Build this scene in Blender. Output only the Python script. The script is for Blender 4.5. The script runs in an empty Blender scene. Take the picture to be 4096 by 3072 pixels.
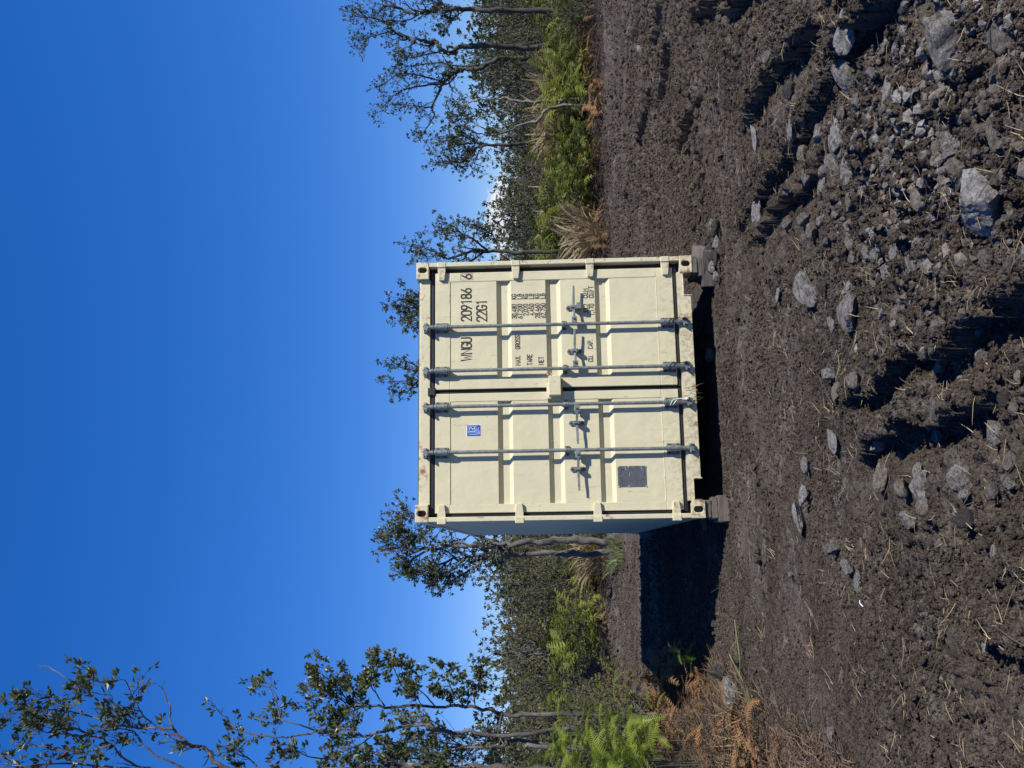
import bpy, bmesh, math, random
import numpy as np
from mathutils import Vector, Matrix

# ------------------------------------------------------------------ camera
# The photograph lies on its side: the world's "up" points to the left of the frame.
scene = bpy.context.scene
COL = scene.collection
FOC, PITCH, ROLL = 3549.96, 0.0361760, -0.0218094
CAM_H = 1.62
cp_, sp_, cr_, sr_ = math.cos(PITCH), math.sin(PITCH), math.cos(ROLL), math.sin(ROLL)
R0, U0, F0 = Vector((1, 0, 0)), Vector((0, -sp_, cp_)), Vector((0, cp_, sp_))
Uh = cr_ * R0 + sr_ * U0
Vh = sr_ * R0 - cr_ * U0
cam_d = bpy.data.cameras.new("camera")
cam = bpy.data.objects.new("camera", cam_d)
COL.objects.link(cam)
cam.matrix_world = Matrix(((Vh.x, Uh.x, -F0.x, 0), (Vh.y, Uh.y, -F0.y, 0), (Vh.z, Uh.z, -F0.z, CAM_H), (0, 0, 0, 1)))
cam_d.sensor_width = 36
cam_d.lens = FOC / 4096 * 36
cam_d.clip_start = 0.05
cam_d.clip_end = 6000
scene.camera = cam

# ------------------------------------------------------------------ sky and sun
SUN_TRAVEL = Vector((-0.917, 0.638, -1.0)).normalized()
world = bpy.data.worlds.new("World")
scene.world = world
world.use_nodes = True
wn, wl = world.node_tree.nodes, world.node_tree.links
bg = wn["Background"]
sky = wn.new("ShaderNodeTexSky")
sky.sky_type = 'NISHITA'
sky.sun_disc = False
sky.sun_elevation = math.asin(-SUN_TRAVEL.z)
sky.sun_rotation = math.atan2(-SUN_TRAVEL.x, -SUN_TRAVEL.y)
sky.altitude = 1500
sky.air_density = 0.8
sky.dust_density = 0.0
sky.ozone_density = 7.0
hs = wn.new("ShaderNodeHueSaturation")
hs.inputs['Saturation'].default_value = 1.64
hs.inputs['Hue'].default_value = 0.522
gm_ = wn.new("ShaderNodeGamma"); gm_.inputs[1].default_value = 0.56
hs.inputs['Value'].default_value = 1.40
wl.new(sky.outputs[0], gm_.inputs[0]); wl.new(gm_.outputs[0], hs.inputs['Color'])
# scattered fair-weather cumulus in a low band along the horizon
tc = wn.new("ShaderNodeTexCoord"); cl_off = wn.new("ShaderNodeMapping"); cn = wn.new("ShaderNodeTexNoise")
cl_off.inputs['Scale'].default_value = (1, 1, 2.2); cl_off.inputs['Location'].default_value = (3.7, 1.9, 0.668); cl_off.inputs['Rotation'].default_value = (0, 0, -0.036)
cn.inputs['Scale'].default_value = 8.0; cn.inputs['Detail'].default_value = 7; cn.inputs['Roughness'].default_value = 0.58
wl.new(tc.outputs['Generated'], cl_off.inputs[0]); wl.new(cl_off.outputs[0], cn.inputs['Vector'])
sx = wn.new("ShaderNodeSeparateXYZ"); wl.new(tc.outputs['Generated'], sx.inputs[0])
def wramp(sock, stops):
    r = wn.new("ShaderNodeValToRGB")
    while len(r.color_ramp.elements) < len(stops): r.color_ramp.elements.new(.5)
    for e, (p, c) in zip(r.color_ramp.elements, stops): e.position = p; e.color = (c, c, c, 1)
    wl.new(sock, r.inputs[0]); return r.outputs[0]
band = wramp(sx.outputs['Z'], [(0.0, .9), (0.045, 1.0), (0.085, 0.0)])
mul = wn.new("ShaderNodeMath"); mul.operation = 'MULTIPLY_ADD'
wl.new(band, mul.inputs[0]); mul.inputs[1].default_value = 0.22; wl.new(cn.outputs[0], mul.inputs[2])
cmask = wramp(mul.outputs[0], [(0.74, 0), (0.84, 1)])
cmix = wn.new("ShaderNodeMixRGB"); cmix.inputs[2].default_value = (3.9, 4.1, 4.4, 1)
wl.new(cmask, cmix.inputs[0]); wl.new(hs.outputs[0], cmix.inputs[1])
wl.new(cmix.outputs[0], bg.inputs[0])
bg.inputs[1].default_value = 0.15
sun_d = bpy.data.lights.new("sun", 'SUN')
sun_d.energy = 4.2
sun_d.angle = math.radians(0.53)
sun_d.color = (1.0, 0.95, 0.86)
sun = bpy.data.objects.new("sun", sun_d)
COL.objects.link(sun)
sun.rotation_euler = SUN_TRAVEL.to_track_quat('-Z', 'Y').to_euler()
vs = scene.view_settings
vs.view_transform = 'Standard'
vs.look = 'None'
vs.gamma = 1
vs.exposure = 0.55
vs.use_curve_mapping = False
cy = scene.cycles
cy.max_bounces = 6
cy.diffuse_bounces = 3
cy.transparent_max_bounces = 8

# ------------------------------------------------------------------ pixel helpers (photo is 4096 x 3072)
def ray(px, py):
    a, b = (3072 - py) - 1536, px - 2048
    x = a * cr_ + b * sr_
    y = -a * sr_ + b * cr_
    X, Hh = x / FOC, -y / FOC
    return np.array([X, cp_ - Hh * sp_, sp_ + Hh * cp_])
def at(px, py, depth):
    r = ray(px, py)
    return r * (depth / r[1]) + np.array([0, 0, CAM_H])
def gnd(px, py, z=0.0):
    r = ray(px, py)
    return r * ((z - CAM_H) / r[2]) + np.array([0, 0, CAM_H])

# ------------------------------------------------------------------ mesh builder
class MB:
    def __init__(s):
        s.v, s.q, s.t, s.n = [], [], [], 0
    def add(s, v, q=None, t=None):
        v = np.asarray(v, float).reshape(-1, 3)
        s.v.append(v)
        if q is not None and len(q): s.q.append(np.asarray(q, int).reshape(-1, 4) + s.n)
        if t is not None and len(t): s.t.append(np.asarray(t, int).reshape(-1, 3) + s.n)
        s.n += len(v)
        return s
    def box(s, x0, x1, y0, y1, z0, z1):
        v = [(x, y, z) for x in (x0, x1) for y in (y0, y1) for z in (z0, z1)]
        return s.add(v, [(0, 1, 3, 2), (4, 6, 7, 5), (0, 4, 5, 1), (2, 3, 7, 6), (0, 2, 6, 4), (1, 5, 7, 3)])
    def prism(s, poly, axis, a0, a1):
        """poly: 2D points; axis 'y' -> poly in (x,z), 'x' -> (y,z), 'z' -> (x,y)"""
        n = len(poly)
        f = {'y': lambda p, a: (p[0], a, p[1]), 'x': lambda p, a: (a, p[0], p[1]), 'z': lambda p, a: (p[0], p[1], a)}[axis]
        v = [f(p, a0) for p in poly] + [f(p, a1) for p in poly]
        q = [(i, (i + 1) % n, n + (i + 1) % n, n + i) for i in range(n)]
        c0 = np.mean([f(p, a0) for p in poly], 0); c1 = np.mean([f(p, a1) for p in poly], 0)
        v += [c0, c1]
        t = [((i + 1) % n, i, 2 * n) for i in range(n)] + [(n + i, n + (i + 1) % n, 2 * n + 1) for i in range(n)]
        return s.add(v, q, t)
    def cyl(s, c, r, a0, a1, axis='z', n=12, r2=None):
        r2 = r if r2 is None else r2
        ang = np.arange(n) * 2 * math.pi / n
        p0 = np.stack([np.cos(ang) * r, np.sin(ang) * r], 1); p1 = np.stack([np.cos(ang) * r2, np.sin(ang) * r2], 1)
        def m(p, a):
            if axis == 'z': return np.stack([c[0] + p[:, 0], c[1] + p[:, 1], np.full(len(p), a)], 1)
            if axis == 'y': return np.stack([c[0] + p[:, 0], np.full(len(p), a), c[1] + p[:, 1]], 1)
            return np.stack([np.full(len(p), a), c[0] + p[:, 0], c[1] + p[:, 1]], 1)
        v = np.concatenate([m(p0, a0), m(p1, a1), m(np.zeros((1, 2)), a0), m(np.zeros((1, 2)), a1)])
        i = np.arange(n); j = (i + 1) % n
        return s.add(v, np.stack([i, j, n + j, n + i], 1), np.concatenate([np.stack([j, i, np.full(n, 2 * n)], 1), np.stack([n + i, n + j, np.full(n, 2 * n + 1)], 1)]))
    def tube(s, pts, rad, n=5, cap=False):
        P = np.asarray(pts, float); k = len(P)
        rad = np.broadcast_to(np.asarray(rad, float), (k,))
        T = np.gradient(P, axis=0); T /= np.linalg.norm(T, axis=1, keepdims=True) + 1e-9
        ref = np.array([0.31, 0.17, 0.93]) if abs(T[0, 2]) < 0.8 else np.array([0.95, 0.3, 0.1])
        A = np.cross(T, ref); A /= np.linalg.norm(A, axis=1, keepdims=True) + 1e-9
        B = np.cross(T, A)
        ang = np.arange(n) * 2 * math.pi / n
        v = P[:, None] + rad[:, None, None] * (np.cos(ang)[None, :, None] * A[:, None] + np.sin(ang)[None, :, None] * B[:, None])
        i, j = np.meshgrid(np.arange(k - 1), np.arange(n), indexing='ij')
        j2 = (j + 1) % n
        q = np.stack([i * n + j, i * n + j2, (i + 1) * n + j2, (i + 1) * n + j], -1).reshape(-1, 4)
        v = v.reshape(-1, 3)
        t = None
        if cap:
            v = np.concatenate([v, P[:1], P[-1:]])
            a = np.arange(n); b = (a + 1) % n
            t = np.concatenate([np.stack([b, a, np.full(n, k * n)], 1), np.stack([(k - 1) * n + a, (k - 1) * n + b, np.full(n, k * n + 1)], 1)])
        return s.add(v, q, t)
    def mesh(s, name, smooth=False):
        V = np.concatenate(s.v)
        Q = np.concatenate(s.q) if s.q else np.zeros((0, 4), int)
        T = np.concatenate(s.t) if s.t else np.zeros((0, 3), int)
        me = bpy.data.meshes.new(name)
        me.vertices.add(len(V)); me.vertices.foreach_set('co', V.astype(np.float32).ravel())
        idx = np.concatenate([Q.ravel(), T.ravel()]).astype(np.int32)
        me.loops.add(len(idx)); me.loops.foreach_set('vertex_index', idx)
        tot = np.concatenate([np.full(len(Q), 4), np.full(len(T), 3)]).astype(np.int32)
        st = np.concatenate([[0], np.cumsum(tot)[:-1]]).astype(np.int32)
        me.polygons.add(len(tot)); me.polygons.foreach_set('loop_start', st); me.polygons.foreach_set('loop_total', tot)
        me.polygons.foreach_set('use_smooth', np.full(len(tot), bool(smooth)))
        me.update(calc_edges=True)
        return me
    def build(s, name, mat, parent=None, smooth=False, bevel=0.0):
        return obj(name, s.mesh(name, smooth), mat, parent, bevel)
def obj(name, me, mat, parent=None, bevel=0.0):
    o = bpy.data.objects.new(name, me)
    COL.objects.link(o)
    if mat is not None and me is not None and not me.materials: me.materials.append(mat)
    if parent is not None: o.parent = parent
    if bevel:
        m = o.modifiers.new('bevel', 'BEVEL'); m.width = bevel; m.segments = 2; m.limit_method = 'ANGLE'; m.angle_limit = math.radians(40)
    return o
def thing(name, label, cat, loc=(0, 0, 0), rz=0.0, group=None):
    o = bpy.data.objects.new(name, None); COL.objects.link(o)
    o.empty_display_size = 0.2
    o.location = loc; o.rotation_euler = (0, 0, rz)
    return tag(o, label, cat, group)
def tag(o, label, cat, group=None):
    o['label'] = label; o['category'] = cat
    if group: o['group'] = group
    return o
def kind(o, k):
    o['kind'] = k
    return o
def clone(o, loc, rot, scale, label=None, group=None, parent=None):
    c = o.copy(); COL.objects.link(c)
    c.location = loc; c.rotation_euler = rot; c.scale = scale if hasattr(scale, '__len__') else (scale,) * 3
    c.parent = parent
    if label: c['label'] = label
    if group: c['group'] = group
    return c

# ------------------------------------------------------------------ numpy noise
_rt = np.random.RandomState(7).rand(256, 256)
_rt2 = np.random.RandomState(8).rand(256, 256, 2)
def vnoise(x, y, s=0):
    xi = np.floor(x).astype(int); yi = np.floor(y).astype(int)
    fx = x - xi; fy = y - yi
    fx = fx * fx * (3 - 2 * fx); fy = fy * fy * (3 - 2 * fy)
    g = lambda a, b: _rt[(a + s * 37) & 255, (b + s * 91) & 255]
    return (g(xi, yi) * (1 - fx) + g(xi + 1, yi) * fx) * (1 - fy) + (g(xi, yi + 1) * (1 - fx) + g(xi + 1, yi + 1) * fx) * fy
def fbm(x, y, s=0, o=4, g=0.5):
    r = 0; a = 1.0; t = 0
    for i in range(o):
        r = r + a * (vnoise(x * 2 ** i, y * 2 ** i, s + i) - 0.5); t += a; a *= g
    return r / t * 2
def worley(x, y, s=0):
    xi = np.floor(x).astype(int); yi = np.floor(y).astype(int)
    best = np.full(x.shape, 9.0)
    for dx in (-1, 0, 1):
        for dy in (-1, 0, 1):
            r = _rt2[(xi + dx + s * 53) & 255, (yi + dy + s * 29) & 255]
            d = (xi + dx + r[..., 0] - x) ** 2 + (yi + dy + r[..., 1] - y) ** 2
            best = np.minimum(best, d)
    return np.sqrt(best)
def sstep(a, b, x):
    t = np.clip((x - a) / (b - a), 0, 1)
    return t * t * (3 - 2 * t)
def pl_dist(x, y, pl):
    """signed distance to a polyline (positive = right of its direction) and its parameter 0..1"""
    best = np.full(x.shape, 1e9); sg = np.zeros(x.shape); par = np.zeros(x.shape)
    pl = np.asarray(pl, float); n = len(pl) - 1
    for i in range(n):
        ax, ay = pl[i]; bx, by = pl[i + 1]
        dx, dy = bx - ax, by - ay; L2 = dx * dx + dy * dy
        t = np.clip(((x - ax) * dx + (y - ay) * dy) / L2, 0, 1)
        ex, ey = x - ax - t * dx, y - ay - t * dy
        d = np.hypot(ex, ey)
        m = d < best
        best = np.where(m, d, best)
        sg = np.where(m, np.sign(dx * -ey + dy * ex), sg)
        par = np.where(m, (i + t) / n, par)
    return best * sg, par

# ------------------------------------------------------------------ terrain
C_POS = np.array([-1.22382, 7.91151, 0.2133]); C_YAW = 0.1903357
CW, CH, CL = 2.438, 2.591, 6.058
BANK = [(-2.0, 1.5), (-2.05, 3.2), (-2.22, 5.11), (-2.38, 5.86), (-2.55, 6.87), (-2.66, 7.76), (-2.78, 8.42), (-2.95, 8.95), (-3.75, 11.6), (-4.65, 13.8), (-5.9, 18.0), (-7.4, 21.0)]
# ruts: polyline on the ground, raised on its right (sun) side, height, reach
RUTS = [([(1.66, 3.7), (1.62, 4.13), (1.58, 4.55), (1.57, 4.96), (1.5, 5.46), (1.43, 5.88), (1.35, 6.63), (1.32, 6.92), (1.2, 7.6)], 0.10, 0.12),
        ([(0.42, 2.75), (0.25, 3.1), (0.07, 3.7), (-0.10, 4.45), (-0.16, 4.9)], 0.085, 0.12),
        ([(-0.05, 3.15), (-0.20, 3.55), (-0.30, 4.2), (-0.38, 4.75)], 0.10, 0.11),
        ([(1.30, 4.9), (1.22, 5.32), (1.18, 5.6), (1.12, 6.45), (1.07, 6.7), (0.98, 7.2)], 0.085, 0.09),
        ([(-0.95, 2.9), (-0.98, 3.1), (-1.0, 3.35)], 0.10, 0.12),
        ([(1.88, 4.8), (2.0, 5.18), (2.1, 5.7), (2.11, 6.25), (2.07, 6.77), (1.93, 7.2)], 0.12, 0.18),
        ([(2.7, 8.6), (2.65, 9.11), (2.63, 9.58), (2.56, 10.1)], 0.09, 0.16),
        ([(3.9, 10.2), (3.81, 10.69), (3.65, 11.0), (3.59, 11.8)], 0.11, 0.2),
        ([(4.0, 12.2), (3.87, 12.65), (3.79, 12.96), (3.6, 13.9)], 0.10, 0.22),
        ([(4.6, 10.5), (4.54, 10.9), (4.48, 11.4), (4.5, 12.0)], 0.10, 0.2),
        ([(2.9, 5.9), (2.85, 6.6), (2.95, 7.4)], 0.10, 0.18),
        ([(3.4, 7.4), (3.35, 8.1), (3.5, 8.8)], 0.10, 0.18),
        ([(5.6, 13.4), (5.7, 14.4), (6.0, 15.6)], 0.10, 0.25),
        ([(3.2, 15.0), (3.4, 16.2), (3.8, 17.4)], 0.08, 0.25)]
def edge_y(x):
    return 21.4 + 0.5 * np.sin(x * 1.3 + 1) + 0.35 * np.sin(x * 3.1)
def height(x, y, fine=True):
    x = np.asarray(x, float); y = np.asarray(y, float)
    near = 1 - sstep(24, 40, y)
    h = 0.10 * fbm(x * .35 + 3, y * .35, 1, 3) + 0.045 * fbm(x * 1.1, y * 1.1, 2, 3)
    lx, ly = x - C_POS[0], y - C_POS[1]
    c, s = math.cos(C_YAW), math.sin(C_YAW)
    u, v = lx * c + ly * s, -lx * s + ly * c
    pad = sstep(1.3, 0.2, np.maximum(np.maximum(-u, u - CW), np.maximum(-v, v - CL)))
    h = h * (1 - pad)
    # loose, cloddy zones: the right foreground and patches; the scraped middle stays smoother
    m = 0.42 + 0.75 * fbm(x * .55 + 11, y * .55 + 4, 5, 3)
    m = m + 0.45 * sstep(0.1, 1.0, x) * sstep(8.5, 5.5, y) + 0.25 * sstep(5.0, 3.6, y) - 0.35 * np.exp(-((x + .6) / 1.1) ** 2 - ((y - 6.6) / 1.3) ** 2)
    m = m - 0.3 * sstep(8, 10, y) * sstep(2.0, 0.5, x) + 0.25 * sstep(1.2, 2.6, x) * sstep(7, 9, y)
    m = np.clip(m, 0.06, 1.1) * (1 - 0.75 * pad)
    for pl, hh, reach in RUTS:
        mx = max(p[0] for p in pl) + 1.2; mn = min(p[0] for p in pl) - 1.2
        sel = (x > mn) & (x < mx) & (y > pl[0][1] - 1) & (y < pl[-1][1] + 1)
        if not sel.any(): continue
        xs, ys = x[sel], y[sel]
        wob = 0.13 * fbm(xs * 2.6, ys * 2.6, 9, 3, .5)
        d, p = pl_dist(xs + wob, ys, pl)
        tap = sstep(0, .12, p) * sstep(1, .85, p)
        wall = 0.065
        prof = np.where(d > 0, sstep(-wall, wall, d) * np.exp(-np.clip(d - .06, 0, 9) / reach), -np.exp(-np.clip(-d - .05, 0, 9) / (reach * .8)) * sstep(wall, -wall, d))
        h[sel] += hh * 0.55 * prof * tap * (1 + .8 * fbm(xs * 2.2, ys * 2.2, 19, 3))
        m[sel] = np.where(d < 0, m[sel] * (1 - 0.55 * tap * np.exp(-np.abs(d) / .2)), m[sel] + .35 * tap * np.exp(-np.abs(d) / .16))
    # bank of litter and ferns on the left
    bd, bp = pl_dist(x, y, BANK)
    bk = sstep(-0.05, 1.25, -bd) * sstep(0, 2.5, y) * sstep(26, 12, y)
    h = h + bk * (0.70 + 0.16 * fbm(x * 1.4, y * 1.4, 21, 3) + 0.3 * sstep(1.2, 4.0, -bd))
    # low berm at the far edge of the cleared lot
    ey = edge_y(x)
    h = h + 0.30 * np.exp(-((y - ey + 1.0) / 0.8) ** 2) * (0.6 + 0.5 * fbm(x * .9, y * .9, 31, 2)) * sstep(-1, -3.0, x) + 0.25 * sstep(0, 6, y - ey)
    if fine:
        f = (sstep(30, 18, y) * near)
        w1 = worley(x * 6.5 + 2 * fbm(x * 5, y * 5, 40, 2), y * 6.5, 1)
        w2 = worley(x * 15 + 5, y * 15 + fbm(x * 12, y * 12, 41, 2), 2)
        w3 = worley(x * 34, y * 34 + 9, 3)
        cl = 0.115 * np.clip(.62 - w1, 0, 1) * m ** 1.5 + 0.046 * np.clip(.7 - w2, 0, 1) * (0.25 + m) + 0.024 * np.clip(.7 - w3, 0, 1) * (.5 + .8 * m)
        h = h + f * cl + f * 0.030 * fbm(x * 7, y * 7, 50, 5, .62) * (.5 + m)
    return h
_bx = np.array([p[1] for p in BANK]), np.array([p[0] for p in BANK])
def bank_side(x, y):
    return x - float(np.interp(y, *_bx))      # > 0: on the cleared side
def hz(x, y, fine=False):
    return float(height(np.array([float(x)]), np.array([float(y)]), fine)[0])

# ------------------------------------------------------------------ materials
class NT:
    def __init__(s, name):
        s.m = bpy.data.materials.new(name); s.m.use_nodes = True
        s.t = s.m.node_tree; s.b = s.t.nodes['Principled BSDF']
    def n(s, typ, **kw):
        nd = s.t.nodes.new('ShaderNode' + typ)
        for k, v in kw.items():
            if k.startswith('i_'):
                key = k[2:]; key = int(key) if key.isdigit() else key.replace('_', ' ')
                nd.inputs[key].default_value = v
            else: setattr(nd, k, v)
        return nd
    def l(s, a, b): s.t.links.new(a, b)
    def pos(s, kind='Object'):
        if kind == 'World': return s.n('NewGeometry').outputs['Position']
        return s.n('TexCoord').outputs[kind]
    def noise(s, scale, detail=4, rough=.55, vec=None, stretch=None):
        nd = s.n('TexNoise', i_Scale=scale, i_Detail=detail, i_Roughness=rough)
        if vec is None: vec = s.pos()
        if stretch is not None:
            mp = s.n('Mapping'); mp.inputs['Scale'].default_value = stretch; s.l(vec, mp.inputs[0]); vec = mp.outputs[0]
        s.l(vec, nd.inputs['Vector']); return nd.outputs[0]
    def ramp(s, fac, stops):
        r = s.n('ValToRGB'); e = r.color_ramp.elements
        while len(e) < len(stops): e.new(.5)
        for k, (p, c) in enumerate(stops):
            e[k].position = p; e[k].color = (*c, 1) if hasattr(c, '__len__') else (c, c, c, 1)
        s.l(fac, r.inputs[0]); return r.outputs[0]
    def mix(s, fac, a, b, typ='MIX'):
        x = s.n('MixRGB', blend_type=typ)
        for sock, v in ((x.inputs[0], fac), (x.inputs[1], a), (x.inputs[2], b)):
            if hasattr(v, 'links') or hasattr(v, 'is_linked'): s.l(v, sock)
            elif hasattr(v, '__len__'): sock.default_value = (*v, 1)
            elif sock.type == 'VALUE': sock.default_value = v
            else: sock.default_value = (v, v, v, 1)
        return x.outputs[0]
    def bump(s, h, strength, dist=.01):
        b = s.n('Bump', i_Strength=strength, i_Distance=dist); s.l(h, b.inputs['Height']); s.l(b.outputs[0], s.b.inputs['Normal'])
    def base(s, c):
        if hasattr(c, '__len__'): s.b.inputs['Base Color'].default_value = (*c, 1)
        else: s.l(c, s.b.inputs['Base Color'])
    def set(s, **kw):
        for k, v in kw.items(): s.b.inputs[k.replace('_', ' ')].default_value = v
def simple(name, c, rough=.6, metal=0.0, var=0.0, scale=20, bump=0.0):
    t = NT(name)
    if var:
        t.base(t.mix(1.0, c, t.ramp(t.noise(scale), [(.3, 1 - var), (.7, 1 + var * .4)]), 'MULTIPLY'))
    else: t.base(c)
    t.set(Roughness=rough, Metallic=metal)
    if bump: t.bump(t.noise(scale * 3), bump, .005)
    return t.m

def soil_material(name, clod=False):
    t = NT(name)
    w = t.pos('World')
    a = t.noise(1.1, 6, .62, w); b = t.noise(11, 7, .72, w); c = t.noise(85, 4, .65, w)
    col = t.ramp(b, [(.30, (.020, .0153, .0115)), (.5, (.056, .0445, .0345)), (.70, (.124, .101, .079))])
    col = t.mix(t.ramp(a, [(.36, 0), (.66, .85)]), col, t.mix(.5, col, (.155, .122, .096)))
    col = t.mix(1.0, col, t.ramp(c, [(.30, .35), (.5, 1.0), (.66, 1.9)]), 'MULTIPLY')
    if not clod:
        # scraped pale ash and rock dust showing through the soil
        s1 = t.noise(2.6, 5, .6, w, (0.55, 1.0, 1.0)); s2 = t.noise(26, 5, .7, w, (0.35, 1, 1))
        f = t.mix(1.0, t.ramp(s1, [(.48, 0), (.62, 1)]), t.ramp(s2, [(.46, 0), (.62, 1)]), 'MULTIPLY')
        f = t.mix(1.0, f, .7, 'MULTIPLY')
        col = t.mix(f, col, (.23, .215, .20))
        # graded, compacted dust in broad patches
        pk = t.mix(1.0, t.ramp(t.noise(.55, 3, .5, w), [(.50, 0), (.60, 1)]), t.ramp(t.noise(7, 5, .65, w), [(.36, 0), (.62, 1)]), 'MULTIPLY')
        col = t.mix(t.mix(1.0, pk, .5, 'MULTIPLY'), col, (.150, .130, .108))
    # fine fibres, root hairs and chaff
    s3 = t.noise(150, 2, .5, w)
    col = t.mix(t.mix(1.0, t.ramp(s3, [(.64, 0), (.72, 1)]), .6, 'MULTIPLY'), col, (.25, .20, .145))
    t.base(col)
    t.set(Roughness=.95); t.b.inputs['Specular IOR Level'].default_value = .15
    hb = t.mix(.45, t.noise(38, 5, .7, w), t.noise(120, 4, .7, w))
    t.bump(hb, 1.0, .035)
    return t.m
M_SOIL = soil_material('dark_volcanic_soil')
M_CLOD = soil_material('soil_clod', True)

def paint_material(name, rust=0.0, base=(.618, .568, .376)):
    t = NT(name)
    p = t.pos()
    n1 = t.noise(1.6, 4, .6, p); n2 = t.noise(7, 6, .65, p, (1, 1, .5)); n3 = t.noise(55, 4, .6, p)
    col = t.mix(t.ramp(n1, [(.3, 0), (.7, .55)]), base, tuple(v * k for v, k in zip(base, (.95, .95, .96))))
    # thin brownish grime
    g = t.mix(1.0, t.ramp(n2, [(.50, 0), (.72, 1)]), t.ramp(n3, [(.42, 0), (.7, 1)]), 'MULTIPLY')
    col = t.mix(t.mix(1.0, g, .35 + rust * .2, 'MULTIPLY'), col, (.47, .36, .17))
    # scuffs and specks
    s = t.noise(30, 3, .5, p, (1, 1, .35))
    col = t.mix(t.mix(1.0, t.ramp(s, [(.70, 0), (.735, 1)]), .5, 'MULTIPLY'), col, (.22, .19, .14))
    if rust:
        r = t.noise(10, 7, .7, p)
        col = t.mix(t.ramp(r, [(.66 - rust * .19, 0), (.76 - rust * .17, 1)]), col, t.mix(t.noise(60, 3), (.20, .075, .025), (.38, .20, .09)))
    # run-off streaks and soil splashed up along the bottom
    stk = t.mix(1.0, t.ramp(t.noise(16, 4, .6, p, (1.6, 1.6, .09)), [(.58, 0), (.72, 1)]), t.ramp(t.noise(2.4, 3, .6, p), [(.45, 0), (.62, 1)]), 'MULTIPLY')
    col = t.mix(t.mix(1.0, stk, .5 + rust * .3, 'MULTIPLY'), col, (.36, .25, .12))
    sep = t.n('SeparateXYZ'); t.l(p, sep.inputs[0])
    low = t.mix(1.0, t.ramp(sep.outputs['Z'], [(.02, 1), (.30, .25), (.60, 0)]), t.ramp(t.noise(22, 6, .75, p), [(.46, 0), (.60, 1)]), 'MULTIPLY')
    col = t.mix(t.mix(1.0, low, .55, 'MULTIPLY'), col, (.17, .125, .08))
    t.base(col)
    t.set(Roughness=.5); t.b.inputs['Specular IOR Level'].default_value = .35
    t.bump(t.mix(.08, t.noise(3.2, 3, .5, p), t.noise(140, 3, .6, p)), .45, .035)
    return t.m
M_PAINT = paint_material('cream_paint')
M_PAINT_R = paint_material('cream_paint_rust', .85)
M_PAINT_E = paint_material('cream_paint_edge', .5)
M_RUBBER = simple('black_rubber', (.018, .019, .021), .55, 0, .3, 12)
M_GALV = NT('galvanised_steel')
M_GALV.base(M_GALV.ramp(M_GALV.noise(28, 5, .7), [(.3, (.125, .14, .132)), (.7, (.31, .335, .322))]))
M_GALV.set(Roughness=.5, Metallic=.5); M_GALV.bump(M_GALV.noise(90), .25, .004); M_GALV = M_GALV.m
M_BOLT_HOLE = simple('bolt_steel_and_hole_shade', (.07, .075, .08), .5, .6, .3, 40)
M_INK = simple('black_ink', (.022, .020, .020), .6)
M_BLUE = simple('sticker_blue', (.003, .075, .36), .4)
M_WHITE = simple('sticker_white', (.80, .82, .82), .4)
M_PLATE = simple('data_plate_grey', (.17, .18, .19), .45, .5, .25, 30)
M_GAP_SHADE = simple('gap_shade', (.02, .018, .016), .8)
M_UNDER = simple('underside_steel', (.05, .048, .045), .7, 0, .3, 8)

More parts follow.
